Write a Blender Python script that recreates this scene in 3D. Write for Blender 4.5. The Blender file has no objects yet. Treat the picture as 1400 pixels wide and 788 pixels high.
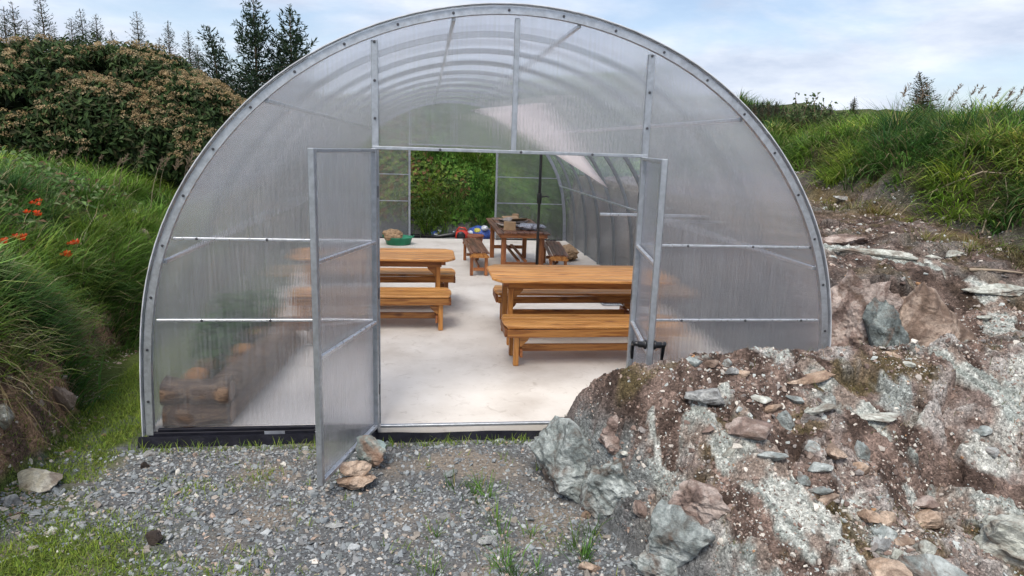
import bpy, bmesh, math, random
import numpy as np
from mathutils import Vector, Matrix, noise as mnoise
R = math.radians
random.seed(7); rng = np.random.default_rng(7)
S = bpy.context.scene
COL = S.collection

# ---------------------------------------------------------------- camera
FPX, YAW, PITCH, ROLL = 925.1, 0.1315, -0.2075, 0.0332
CAM = np.array([-0.5994, -4.6958, 2.0334])
fw = np.array([math.sin(YAW)*math.cos(PITCH), math.cos(YAW)*math.cos(PITCH), math.sin(PITCH)])
r0 = np.array([math.cos(YAW), -math.sin(YAW), 0.0]); u0 = np.cross(r0, fw)
rt = math.cos(ROLL)*r0 + math.sin(ROLL)*u0; up = -math.sin(ROLL)*r0 + math.cos(ROLL)*u0
cam = bpy.data.cameras.new('camera'); cam.sensor_width = 36; cam.lens = FPX/1400*36
cam.clip_start = 0.05; cam.clip_end = 2000
camo = bpy.data.objects.new('camera', cam); COL.objects.link(camo)
camo.matrix_world = Matrix(((rt[0], up[0], -fw[0], CAM[0]), (rt[1], up[1], -fw[1], CAM[1]),
                            (rt[2], up[2], -fw[2], CAM[2]), (0, 0, 0, 1)))
S.camera = camo

# ---------------------------------------------------------------- sky, sun, exposure
SUN_EL, SUN_AZ = R(58), R(206)          # azimuth from +Y towards +X
W = bpy.data.worlds.new('World'); S.world = W; W.use_nodes = True
wt = W.node_tree; wt.nodes.clear()
def N(t, ty, **k):
    n = t.nodes.new(ty)
    for a, b in k.items():
        if a.startswith('i_'):
            key = a[2:]
            key = int(key) if key.isdigit() else key.replace('_', ' ')
            n.inputs[key].default_value = b
        else: setattr(n, a, b)
    return n
def L(t, a, b): t.links.new(a, b)
wo = N(wt, 'ShaderNodeOutputWorld')
sky = N(wt, 'ShaderNodeTexSky', sky_type='NISHITA', sun_disc=False, sun_elevation=SUN_EL, sun_rotation=SUN_AZ,
        air_density=1.0, dust_density=1.5, ozone_density=1.5)
bg1 = N(wt, 'ShaderNodeBackground', i_1=0.12); L(wt, sky.outputs[0], bg1.inputs[0])
tc = N(wt, 'ShaderNodeTexCoord')
mp = N(wt, 'ShaderNodeMapping'); mp.inputs['Scale'].default_value = (1.6, 1.6, 5.5); mp.inputs['Location'].default_value = (3.1, 1.7, .35)
L(wt, tc.outputs['Generated'], mp.inputs[0])
nz = N(wt, 'ShaderNodeTexNoise', i_Scale=2.1, i_Detail=9.0, i_Roughness=0.55, i_Distortion=0.35); L(wt, mp.outputs[0], nz.inputs[0])
cr = N(wt, 'ShaderNodeValToRGB'); cr.color_ramp.elements[0].position = .36; cr.color_ramp.elements[1].position = .56
L(wt, nz.outputs[0], cr.inputs[0])
nz2 = N(wt, 'ShaderNodeTexNoise', i_Scale=3.4, i_Detail=8.0, i_Roughness=0.6); L(wt, mp.outputs[0], nz2.inputs[0])
cr2 = N(wt, 'ShaderNodeValToRGB'); e = cr2.color_ramp.elements
e[0].position = .34; e[0].color = (.50, .565, .70, 1); e[1].position = .66; e[1].color = (.80, .84, .93, 1)
L(wt, nz2.outputs[0], cr2.inputs[0])
bg2 = N(wt, 'ShaderNodeBackground', i_1=0.82); L(wt, cr2.outputs[0], bg2.inputs[0])
mxw = N(wt, 'ShaderNodeMixShader')
mm = N(wt, 'ShaderNodeMath', operation='MULTIPLY_ADD', i_1=.62, i_2=.30); L(wt, cr.outputs[0], mm.inputs[0])
L(wt, mm.outputs[0], mxw.inputs[0]); L(wt, bg1.outputs[0], mxw.inputs[1]); L(wt, bg2.outputs[0], mxw.inputs[2])
L(wt, mxw.outputs[0], wo.inputs[0])
sl = bpy.data.lights.new('sun', 'SUN'); sl.energy = 2.5; sl.angle = R(22); sl.color = (1, .93, .83)
so = bpy.data.objects.new('sun', sl); COL.objects.link(so)
sd = Vector((math.sin(SUN_AZ)*math.cos(SUN_EL), math.cos(SUN_AZ)*math.cos(SUN_EL), math.sin(SUN_EL)))
so.rotation_euler = sd.to_track_quat('Z', 'Y').to_euler(); so.location = (-3, -6, 12)
S.view_settings.view_transform = 'Standard'; S.view_settings.look = 'None'
S.view_settings.exposure = 0.6; S.view_settings.gamma = 1
S.cycles.max_bounces = 14; S.cycles.transmission_bounces = 12; S.cycles.transparent_max_bounces = 24
S.cycles.diffuse_bounces = 4; S.cycles.glossy_bounces = 4; S.cycles.sample_clamp_indirect = 4
S.cycles.blur_glossy = 0.5

# ---------------------------------------------------------------- helpers
def tag(o, label=None, cat=None, group=None, kind=None):
    if label: o['label'] = label
    if cat: o['category'] = cat
    if group: o['group'] = group
    if kind: o['kind'] = kind
    return o
def link(name, data, parent=None, loc=None, rot=None):
    o = bpy.data.objects.new(name, data); COL.objects.link(o)
    if parent is not None: o.parent = parent
    if loc is not None: o.location = loc
    if rot is not None: o.rotation_euler = rot
    return o
def empty(name, loc, rz=0, label=None, cat=None, group=None):
    o = link(name, None, None, loc, (0, 0, rz)); o.empty_display_size = .1
    return tag(o, label, cat, group)
def npmesh(name, V, F, mat, col=None, smooth=False):
    """V (n,3), F (m,3) triangles or (m,4) quads, col (n,3)"""
    V = np.asarray(V, dtype=np.float32); F = np.asarray(F, dtype=np.int32)
    me = bpy.data.meshes.new(name); k = F.shape[1]
    me.vertices.add(len(V)); me.vertices.foreach_set('co', V.ravel())
    me.loops.add(F.size); me.loops.foreach_set('vertex_index', F.ravel())
    me.polygons.add(len(F)); me.polygons.foreach_set('loop_start', np.arange(0, F.size, k, dtype=np.int32))
    try: me.polygons.foreach_set('loop_total', np.full(len(F), k, dtype=np.int32))
    except Exception: pass
    me.polygons.foreach_set('use_smooth', np.full(len(F), smooth))
    if col is not None:
        a = me.color_attributes.new('Col', 'FLOAT_COLOR', 'POINT')
        c = np.ones((len(V), 4), dtype=np.float32); c[:, :3] = col
        a.data.foreach_set('color', c.ravel())
    me.update(calc_edges=True); me.validate()
    if mat: me.materials.append(mat)
    return me
def bmobj(name, bm, mat, parent=None, smooth=False, loc=None, rot=None):
    me = bpy.data.meshes.new(name); bm.normal_update(); bm.to_mesh(me); bm.free()
    if mat: me.materials.append(mat)
    if smooth:
        for p in me.polygons: p.use_smooth = True
    return link(name, me, parent, loc, rot)
_box = {}
def boxmesh(l, w, h, mat, bev=.004, name='board'):
    """box centred on origin, long axis X, chamfered edges; shared between alike pieces"""
    k = (round(l, 3), round(w, 3), round(h, 3), mat.name, bev)
    if k in _box: return _box[k]
    bm = bmesh.new(); bmesh.ops.create_cube(bm, size=1)
    for v in bm.verts: v.co = Vector((v.co.x*l, v.co.y*w, v.co.z*h))
    if bev: bmesh.ops.bevel(bm, geom=bm.edges[:], offset=min(bev, .3*min(l, w, h)), segments=1, affect='EDGES')
    me = bpy.data.meshes.new(name); bm.to_mesh(me); bm.free(); me.materials.append(mat)
    _box[k] = me; return me
def bar(name, parent, a, b, w, h, mat, bev=.003, side=None):
    """bar from a to b, width w sideways, h along 'up'"""
    a = Vector(a); b = Vector(b); d = b-a
    me = boxmesh(d.length, w, h, mat, bev, name)
    x = d.normalized(); s = Vector(side) if side else Vector((0, 0, 1)).cross(x)
    if s.length < 1e-4: s = Vector((1, 0, 0))
    s = (s - x*s.dot(x)).normalized(); z = x.cross(s)
    o = link(name, me, parent)
    m = Matrix(((x.x, s.x, z.x, 0), (x.y, s.y, z.y, 0), (x.z, s.z, z.z, 0), (0, 0, 0, 1)))
    m.translation = (a+b)/2; o.matrix_basis = m
    return o
def lathe(bm, prof, seg=16, M=None):
    rings = []
    for r, z in prof:
        rings.append([bm.verts.new(Vector((r*math.cos(2*math.pi*i/seg), r*math.sin(2*math.pi*i/seg), z))) for i in range(seg)])
    for a, b in zip(rings, rings[1:]):
        for i in range(seg): bm.faces.new((a[i], a[(i+1) % seg], b[(i+1) % seg], b[i]))
    bm.faces.new(rings[0][::-1]); bm.faces.new(rings[-1])
    if M is not None:
        for rg in rings:
            for v in rg: v.co = M @ v.co
def tube(bm, pts, rad, seg=8, caps=True):
    pts = [Vector(p) for p in pts]; n = len(pts)
    rad = [rad]*n if not hasattr(rad, '__len__') else rad
    prev = None; rings = []
    for i, p in enumerate(pts):
        t = (pts[min(i+1, n-1)]-pts[max(i-1, 0)]).normalized()
        a = prev if prev is not None else (Vector((0, 0, 1)) if abs(t.z) < .9 else Vector((1, 0, 0)))
        s = (a - t*a.dot(t)).normalized(); prev = s; q = t.cross(s)
        rings.append([bm.verts.new(p + (s*math.cos(2*math.pi*k/seg)+q*math.sin(2*math.pi*k/seg))*rad[i]) for k in range(seg)])
    for a, b in zip(rings, rings[1:]):
        for i in range(seg): bm.faces.new((a[i], a[(i+1) % seg], b[(i+1) % seg], b[i]))
    if caps: bm.faces.new(rings[0][::-1]); bm.faces.new(rings[-1])

# numpy gradient noise ------------------------------------------------
_perm = rng.permutation(512); _ang = rng.random(512)*2*np.pi
_gx, _gy = np.cos(_ang), np.sin(_ang)
def perlin(x, y):
    xi = np.floor(x).astype(int); yi = np.floor(y).astype(int); xf = x-xi; yf = y-yi
    def g(i, j, dx, dy):
        h = _perm[(_perm[(i) & 511] + j) & 511]; return _gx[h]*dx+_gy[h]*dy
    u = xf*xf*xf*(xf*(xf*6-15)+10); v = yf*yf*yf*(yf*(yf*6-15)+10)
    a = g(xi, yi, xf, yf); b = g(xi+1, yi, xf-1, yf); c = g(xi, yi+1, xf, yf-1); d = g(xi+1, yi+1, xf-1, yf-1)
    return (a+(b-a)*u) + ((c+(d-c)*u)-(a+(b-a)*u))*v
def fbm(x, y, o=4, g=.5):
    s = 0; a = 1; f = 1
    for k in range(o): s = s+a*perlin(x*f+17.3*k, y*f-9.1*k); a *= g; f *= 2.03
    return s
def ridged(x, y, o=4):
    s = 0; a = 1; f = 1
    for k in range(o): s = s+a*(.5-np.abs(perlin(x*f+7.7*k, y*f+3.1*k))); a *= .55; f *= 2.1
    return s
def sst(a, b, x):
    t = np.clip((x-a)/(b-a), 0, 1); return t*t*(3-2*t)

# ---------------------------------------------------------------- terrain height
_vr = np.random.default_rng(3).random((64, 64, 5))
def facets(x, y, tilt=.5):
    """broken bedrock: every cell is a plane with its own height and tilt"""
    x = np.asarray(x, float); y = np.asarray(y, float)
    xi = np.floor(x).astype(int); yi = np.floor(y).astype(int); best = np.full(x.shape, 9e9); out = np.zeros(x.shape)
    for i in (-1, 0, 1):
        for j in (-1, 0, 1):
            q = _vr[(xi+i) & 63, (yi+j) & 63]; dx = x-(xi+i+q[..., 0]); dy = y-(yi+j+q[..., 1]); d = dx*dx+dy*dy
            k = d < best; best = np.where(k, d, best)
            out = np.where(k, (q[..., 2]-.5)+tilt*((q[..., 3]-.5)*dx+(q[..., 4]-.5)*dy)*2, out)
    return out
G0 = -.10
def parts(x, y):
    x = np.asarray(x, float); y = np.asarray(y, float)
    wob = .09*fbm(x*1.3+5, y*1.3, 3)
    # left bank
    fl = np.interp(y, [-60, -3, -.5, .3, .9, 1.5, 2.2, 3, 4, 10, 14], [-3.3, -3.15, -3.1, -3.1, -3.4, -3.68, -3.62, -3.5, -3.45, -3.4, -3.4]) + wob
    dl = fl-x
    zl = np.interp(dl, [0, .1, .3, .7, 1.2, 2, 4, 10, 60], [0, .33, .66, 1.02, 1.36, 1.58, 1.68, 1.85, 2.2])
    # shelf on the right
    zs_far = np.interp(y, [-6, -2.6, -1.6, -.6, 0, .7, 1.5, 3, 8, 60], [.0, .22, .48, .68, .66, .95, 1.12, 1.25, 1.35, 1.6])
    step = np.interp(y, [-6, -2.6, -1.6, -.6, .0, .22, .42, 1.5, 3, 8, 60], [.0, .22, .48, .66, .48, .45, 1.02, 1.12, 1.25, 1.35, 1.6])
    k = sst(3.35, 3.75, x+wob); zs = step*(1-k)+zs_far*k + .03*(x-3)
    xr = x-(5.35+.5*wob-.12*sst(2, 5, y)*2)
    zr = zs + np.interp(xr, [0, .3, .8, 1.4, 3, 12, 80], [0, .34, .72, .98, 1.08, 1.1, .7])
    face = sst(2.66, 2.86, x+.6*wob)
    right = G0 + (zr-G0)*face
    # mound
    yc = np.interp(x, [.3, .55, .9, 2, 4], [-.68, -.92, -1.06, -.98, -.8])
    v = y-yc; back = G0+.03+(.60-G0-.03)*sst(1.0, 1.35, x)
    ry = np.interp(v, [-4, -2, -1.5, -1.1, -.7, -.35, -.12, 0], [-.1, .05, .12, .22, .42, .66, .80, .84])
    ry = np.where(v > 0, .84+(back-.84)*sst(.02, .19, v), ry)
    ry = np.where(y > -.2, ry+(G0-ry)*sst(-.2, -.08, y), ry)
    xl = np.interp(y, [-8, -3, -1.7, -1.3, -1.0, -.46, 0], [1.4, 1.0, .6, .44, .30, .13, .26])
    px_ = np.interp(x-xl+.5*wob, [0, .07, .16, .28, .45, .7, 9], [0, .34, .62, .84, .93, 1, 1])
    mound = G0+(ry-G0)*px_
    mr = sst(2.5, 3.0, x)*0
    rightmask = sst(2.62, 2.75, x)
    m2 = np.where(y > -.5, mound*(1-rightmask)+right*rightmask, 0)
    kk = sst(3.2, 4.2, x)
    m3 = mound*(1-kk)+zr*kk
    t = sst(-.75, -.35, y)*rightmask
    R_ = np.where(y > 0.0, right, mound*(1-np.maximum(t, kk))+np.where(x > 2.62, zr, right)*np.maximum(t, kk))
    R_ = np.where((x < 2.62) & (y > -.05), G0, R_)
    # bank behind
    zb = np.interp(y, [10.7, 11.1, 12, 13.2, 15, 60], [G0, .55, 1.9, 3.1, 3.3, 2.4])
    zb = np.where(y > 10.6, zb + .12*(x+1)*sst(11, 13, y)*(np.abs(x) < 6), G0)
    return dl, zl, R_, zb, xr, xl
def Hraw(x, y):
    dl, zl, R_, zb, xr, xl = parts(x, y)
    left = G0+np.where(dl > 0, zl-0, 0)
    h = np.where(x < 0, left, R_)
    h = np.where(y > 10.6, np.maximum(h, zb), h)
    return h, dl, R_, zb, xr, xl
def H(x, y, full=False):
    x = np.asarray(x, float); y = np.asarray(y, float)
    h, dl, R_, zb, xr, xl = Hraw(x, y)
    bank = sst(.0, .25, dl)*(x < 0)
    rock = sst(0, .25, x-xl)*(x > 0)*(y < .1)*(1-sst(5.2, 5.6, x)) + sst(2.7, 2.9, x)*(y >= .1)*(1-sst(5.2, 5.6, x))
    rock = np.clip(rock, 0, 1)*((y < -.1) | (x > 2.68))
    grassR = sst(5.25, 5.6, x)
    back = sst(10.8, 11.2, y)
    n1 = fbm(x*1.6, y*1.6, 5)
    # rotated strata coordinates for the outcrop
    a = R(-38); xs = x*math.cos(a)-y*math.sin(a); ys = x*math.sin(a)+y*math.cos(a)
    rk = ridged(xs*.9, ys*2.6, 5)-.35
    blocks = np.floor((fbm(xs*1.6, ys*3.2, 3)+.5)*7)/7-.5
    fine = fbm(x*14, y*14, 3)
    g = .012*fbm(x*2, y*2, 3)+.004*fine
    wx = .25*perlin(xs*2.1, ys*2.1)
    fc = .10*facets(xs*2.1+wx, ys*4.4+wx, .9)+.035*facets(xs*6.5+wx*2, ys*11, .8)
    solid = sst(-.28, .12, fbm(x*1.25+11, y*1.25, 3))
    fc = fc*(.16+.50*solid)
    h2 = h + g + bank*(.09*n1+.03*fbm(x*9, y*9, 3)) + rock*(.045*rk+.02*blocks+.04*n1+.02*fine+.016*ridged(x*9, y*9, 3)+.006*fbm(x*38, y*38, 3)+fc) \
        + np.maximum(grassR, 0)*(.24*n1+.10*fbm(x*3.1, y*3.1, 3)+.22*fbm(x*.6+8, y*.6, 2))*(y < 60) + back*(.15*n1)
    cav = sst(0, .3, bank)*(1-sst(.4, .8, dl))
    h2 = h2+cav*.11*ridged(x*3.2, y*3.2, 4)+cav*.02*fbm(x*17, y*17, 3)
    slab = np.zeros(h.shape)
    for (ax_, ay_, bx2, by2, wd_, up_) in ((.98, -1.40, 1.34, -2.3, .13, .055), (.86, -1.9, 1.0, -2.4, .07, .05), (1.95, -1.66, 2.40, -2.1, .10, .07), (3.55, .05, 3.42, -.95, .09, .05), (1.55, -1.1, 1.92, -1.45, .045, .03), (.64, -1.3, .76, -1.62, .05, .05), (2.6, -1.0, 3.0, -1.5, .09, .04), (4.3, .6, 3.9, -.3, .10, .04), (3.2, 1.6, 4.1, .9, .10, .05)):
        ux, uy = bx2-ax_, by2-ay_; ln = math.hypot(ux, uy); ux /= ln; uy /= ln
        ta = (x-ax_)*ux+(y-ay_)*uy; tb = -(x-ax_)*uy+(y-ay_)*ux
        jag = .8*fbm(x*4+ax_*9, y*4, 5)
        e_ = np.maximum(np.abs(tb)/wd_, np.abs(ta-ln/2)/(ln/2))+jag
        k = sst(1.0, .90, e_)
        ledge = np.floor((tb/wd_+.8*fbm(ta*2.5+ax_, tb*9, 3))*2.5)/2.5
        st = .010*perlin(ta*3+ax_*3, tb*38)+.02*ledge+.014*fbm(ta*4+ax_, tb*14, 3)
        h2 = h2*(1-k)+(h+up_+.03*n1+st)*k; slab = np.maximum(slab, k)
    # holes in the outcrop
    for (hx, hy, hr, hd) in ((1.95, -1.85, .15, .16), (2.12, -1.75, .13, .14), (.72, -1.42, .13, .14), (.9, -1.62, .1, .1), (1.35, -1.45, .16, .07), (3.75, .25, .35, .12)):
        h2 = h2-hd*np.exp(-((x-hx)**2+(y-hy)**2)/(hr*hr))
    inside = (np.abs(x) < 2.62) & (y > -.04) & (y < 10.2)
    h2 = np.where(inside, G0-.02, h2)
    h2 = np.where((x > .6) & (x < 1.0) & (y > -.84) & (y < 0), np.minimum(h2, -.03), h2)
    if full: return h2, dict(bank=bank, rock=rock, grassR=grassR, back=back, n1=n1, rk=rk, fine=fine, dl=dl, xr=xr, xl=xl, xs=xs, ys=ys, blocks=blocks, fc=fc, solid=solid, slab=slab)
    return h2
def on_ground(px, py, far=40):
    """where the line of sight through a photo point meets the ground"""
    d = fw + rt*(px-700)/FPX - up*(py-394)/FPX
    t = np.arange(1.5, far, .01); P = CAM[None]+d[None]*t[:, None]
    hit = np.nonzero(P[:, 2] < H(P[:, 0], P[:, 1]))[0]
    return P[hit[0]] if len(hit) else P[-1]
def on_y(px, py, y):
    d = fw + rt*(px-700)/FPX - up*(py-394)/FPX
    return CAM + d*((y-CAM[1])/d[1])

# ---------------------------------------------------------------- materials
def newmat(name):
    m = bpy.data.materials.new(name); m.use_nodes = True; t = m.node_tree; t.nodes.clear()
    o = N(t, 'ShaderNodeOutputMaterial'); b = N(t, 'ShaderNodeBsdfPrincipled'); L(t, b.outputs[0], o.inputs[0])
    return m, t, b, o
def ramp(t, stops):
    c = N(t, 'ShaderNodeValToRGB'); el = c.color_ramp.elements
    while len(el) < len(stops): el.new(.5)
    for e_, (p, k) in zip(el, stops): e_.position = p; e_.color = (*k, 1)
    return c
def coords(t, kind='Object', scale=(1, 1, 1), rnd=0):
    c = N(t, 'ShaderNodeTexCoord'); m = N(t, 'ShaderNodeMapping'); m.inputs['Scale'].default_value = scale
    L(t, c.outputs[kind], m.inputs[0])
    if rnd:
        oi = N(t, 'ShaderNodeObjectInfo'); v = N(t, 'ShaderNodeVectorMath', operation='SCALE'); v.inputs[0].default_value = (rnd, rnd*1.7, rnd*.6)
        L(t, oi.outputs['Random'], v.inputs['Scale']); L(t, v.outputs[0], m.inputs['Location'])
    return m
def bump(t, b, h, dist, strength=1):
    n = N(t, 'ShaderNodeBump', i_Strength=strength, i_Distance=dist); L(t, h, n.inputs['Height']); L(t, n.outputs[0], b.inputs['Normal'])
def plain(name, c, rough=.6, metal=0, var=.25, sc=9, bmp=.0, rnd=5):
    m, t, b, o = newmat(name)
    mp = coords(t, 'Object', (1, 1, 1), rnd); n = N(t, 'ShaderNodeTexNoise', i_Scale=sc, i_Detail=5.0); L(t, mp.outputs[0], n.inputs[0])
    r = ramp(t, [(.3, [x*(1-var) for x in c]), (.7, [min(1, x*(1+var)) for x in c])]); L(t, n.outputs[0], r.inputs[0])
    L(t, r.outputs[0], b.inputs['Base Color']); b.inputs['Roughness'].default_value = rough; b.inputs['Metallic'].default_value = metal
    if bmp: bump(t, b, n.outputs[0], bmp)
    return m
def wood(name, dark, light, knot, rough=.45):
    m, t, b, o = newmat(name)
    mp = coords(t, 'Object', (1.3, 17, 17), 9)
    n = N(t, 'ShaderNodeTexNoise', i_Scale=1.6, i_Detail=6.0, i_Roughness=.6, i_Distortion=.8); L(t, mp.outputs[0], n.inputs[0])
    r = ramp(t, [(.30, [a*.75 for a in dark]), (.42, dark), (.52, [(a+2*c)/3 for a, c in zip(dark, light)]), (.72, light)]); L(t, n.outputs[0], r.inputs[0])
    m2 = coords(t, 'Object', (2.6, 7, 7), 7); v = N(t, 'ShaderNodeTexVoronoi', i_Scale=1.0); L(t, m2.outputs[0], v.inputs[0])
    r2 = ramp(t, [(.06, (.9, .9, .9)), (.2, (0, 0, 0))]); L(t, v.outputs['Distance'], r2.inputs[0])
    oi = N(t, 'ShaderNodeObjectInfo'); hs = N(t, 'ShaderNodeHueSaturation')
    mr = N(t, 'ShaderNodeMapRange'); mr.inputs[3].default_value = .70; mr.inputs[4].default_value = 1.16; L(t, oi.outputs['Random'], mr.inputs[0]); L(t, mr.outputs[0], hs.inputs['Value'])
    mx = N(t, 'ShaderNodeMix', data_type='RGBA'); L(t, r2.outputs[0], mx.inputs[0]); L(t, r.outputs[0], mx.inputs[6]); mx.inputs[7].default_value = (*knot, 1)
    L(t, mx.outputs[2], hs.inputs['Color']); L(t, hs.outputs[0], b.inputs['Base Color'])
    b.inputs['Roughness'].default_value = rough; bump(t, b, n.outputs[0], .0015, .6)
    return m
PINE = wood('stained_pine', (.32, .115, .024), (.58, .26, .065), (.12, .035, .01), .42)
PINE_LIT = wood('stained_pine_lit_top', (.44, .175, .040), (.70, .345, .105), (.20, .07, .02), .36)  # lighter copy of the pine: light on upward faces put into colour
BROWN = wood('brown_decking', (.10, .042, .026), (.25, .12, .075), (.03, .01, .008), .4)
REDWOOD = wood('reddish_pine', (.22, .07, .022), (.42, .16, .05), (.10, .03, .01), .5)

def steel_mat(name, c, rough):
    m, t, b, o = newmat(name)
    mp = coords(t, 'Object', (1, 1, 1), 5); n = N(t, 'ShaderNodeTexNoise', i_Scale=22.0, i_Detail=6.0, i_Roughness=.7); L(t, mp.outputs[0], n.inputs[0])
    v = N(t, 'ShaderNodeTexVoronoi', i_Scale=90.0); L(t, mp.outputs[0], v.inputs[0])
    r = ramp(t, [(.3, [x*.72 for x in c]), (.7, [x*1.15 for x in c])]); L(t, n.outputs[0], r.inputs[0])
    L(t, r.outputs[0], b.inputs['Base Color']); b.inputs['Metallic'].default_value = .75
    mr = N(t, 'ShaderNodeMapRange'); mr.inputs[3].default_value = rough-.1; mr.inputs[4].default_value = rough+.15; L(t, v.outputs['Color'], mr.inputs[0])
    L(t, mr.outputs[0], b.inputs['Roughness']); return m
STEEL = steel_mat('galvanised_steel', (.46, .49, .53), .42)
STEEL_SHADE = steel_mat('shaded_galvanised_steel', (.27, .29, .31), .5)  # darker copy of the steel: backlit shade of the inner hoops put into colour
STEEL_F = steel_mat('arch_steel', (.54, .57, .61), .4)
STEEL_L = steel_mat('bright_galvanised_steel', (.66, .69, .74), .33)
BOLT = plain('dark_bolt', (.09, .09, .1), .4, .6)
BLACK = plain('black_plastic', (.012, .012, .014), .35, 0, .2)
MEMB = plain('black_membrane', (.009, .0095, .016), .6, 0, .4, 14, .01); MEMB.node_tree.nodes['Principled BSDF'].inputs['Specular IOR Level'].default_value = .2

def fluted(name, axis, transp, milk, amp, rough, tint=(.965, .965, .985), pitch=.0105):
    """twin wall polycarbonate: clear plastic whose narrow flutes bend light sideways"""
    m = bpy.data.materials.new(name); m.use_nodes = True; t = m.node_tree; t.nodes.clear()
    o = N(t, 'ShaderNodeOutputMaterial'); c = N(t, 'ShaderNodeTexCoord')
    sp = N(t, 'ShaderNodeSeparateXYZ'); L(t, c.outputs['Object'], sp.inputs[0]); ax = sp.outputs[axis]
    f1 = N(t, 'ShaderNodeMath', operation='MULTIPLY', i_1=2*math.pi/pitch); L(t, ax, f1.inputs[0])
    s1 = N(t, 'ShaderNodeMath', operation='SINE'); L(t, f1.outputs[0], s1.inputs[0])
    f2 = N(t, 'ShaderNodeMath', operation='MULTIPLY', i_1=2*math.pi/(pitch*2.73)); L(t, ax, f2.inputs[0])
    s2 = N(t, 'ShaderNodeMath', operation='SINE'); L(t, f2.outputs[0], s2.inputs[0])
    wn = N(t, 'ShaderNodeTexNoise', noise_dimensions='1D', i_Scale=1.0, i_Detail=3.0)
    wk = N(t, 'ShaderNodeMath', operation='MULTIPLY', i_1=90.0); L(t, ax, wk.inputs[0]); L(t, wk.outputs[0], wn.inputs['W'])
    wc = N(t, 'ShaderNodeMath', operation='SUBTRACT', i_1=.5); L(t, wn.outputs[0], wc.inputs[0])
    q1 = N(t, 'ShaderNodeMath', operation='MULTIPLY', i_1=amp*.75); L(t, s1.outputs[0], q1.inputs[0])
    q2 = N(t, 'ShaderNodeMath', operation='MULTIPLY_ADD', i_1=amp*.3); L(t, s2.outputs[0], q2.inputs[0]); L(t, q1.outputs[0], q2.inputs[2])
    q3 = N(t, 'ShaderNodeMath', operation='MULTIPLY_ADD', i_1=amp*.75); L(t, wc.outputs[0], q3.inputs[0]); L(t, q2.outputs[0], q3.inputs[2])
    cb = N(t, 'ShaderNodeCombineXYZ'); L(t, q3.outputs[0], cb.inputs[axis])
    vt = N(t, 'ShaderNodeVectorTransform', vector_type='VECTOR', convert_from='OBJECT', convert_to='WORLD'); L(t, cb.outputs[0], vt.inputs[0])
    ge = N(t, 'ShaderNodeNewGeometry')
    ad = N(t, 'ShaderNodeVectorMath', operation='ADD'); L(t, ge.outputs['Normal'], ad.inputs[0]); L(t, vt.outputs[0], ad.inputs[1])
    nm = N(t, 'ShaderNodeVectorMath', operation='NORMALIZE'); L(t, ad.outputs[0], nm.inputs[0])
    # fine streaks in the milkiness, across the flutes
    mp = coords(t, 'Object', (1, 1, 1)); sc = [3, 3, 3]; sc[axis] = 55; mp.inputs['Scale'].default_value = sc
    nn = N(t, 'ShaderNodeTexNoise', i_Scale=1.0, i_Detail=4.0); L(t, mp.outputs[0], nn.inputs[0])
    gl = N(t, 'ShaderNodeBsdfGlass', i_Roughness=rough, i_IOR=1.45); gl.inputs[0].default_value = (*tint, 1); L(t, nm.outputs[0], gl.inputs['Normal'])
    tr = N(t, 'ShaderNodeBsdfTransparent'); tr.inputs[0].default_value = (.95, .96, .97, 1)
    tl = N(t, 'ShaderNodeBsdfTranslucent'); tl.inputs[0].default_value = (.93, .94, .95, 1)
    df = N(t, 'ShaderNodeBsdfDiffuse'); df.inputs[0].default_value = (.72, .74, .76, 1)
    mk = N(t, 'ShaderNodeMixShader', i_0=.35); L(t, tl.outputs[0], mk.inputs[1]); L(t, df.outputs[0], mk.inputs[2])
    m1 = N(t, 'ShaderNodeMixShader', i_0=transp); L(t, gl.outputs[0], m1.inputs[1]); L(t, tr.outputs[0], m1.inputs[2])
    fk = N(t, 'ShaderNodeMath', operation='MULTIPLY', i_1=2*math.pi/.031); L(t, ax, fk.inputs[0]); fs = N(t, 'ShaderNodeMath', operation='SINE'); L(t, fk.outputs[0], fs.inputs[0])  # soft stripes painted into the milk to stand for moire of the hoops
    fa = N(t, 'ShaderNodeMath', operation='MULTIPLY_ADD', i_1=.09); L(t, fs.outputs[0], fa.inputs[0]); L(t, nn.outputs[0], fa.inputs[2])
    mv = N(t, 'ShaderNodeMapRange'); mv.inputs[1].default_value = .3; mv.inputs[2].default_value = .72; mv.inputs[3].default_value = milk*.6; mv.inputs[4].default_value = milk*1.4; L(t, fa.outputs[0], mv.inputs[0])
    m2 = N(t, 'ShaderNodeMixShader'); L(t, mv.outputs[0], m2.inputs[0]); L(t, m1.outputs[0], m2.inputs[1]); L(t, mk.outputs[0], m2.inputs[2])
    L(t, m2.outputs[0], o.inputs[0]); return m
POLY_F = fluted('fluted_polycarbonate', 0, .26, .11, .11, .02)
POLY_C = fluted('cover_polycarbonate', 1, .76, .10, .12, .05)

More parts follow.
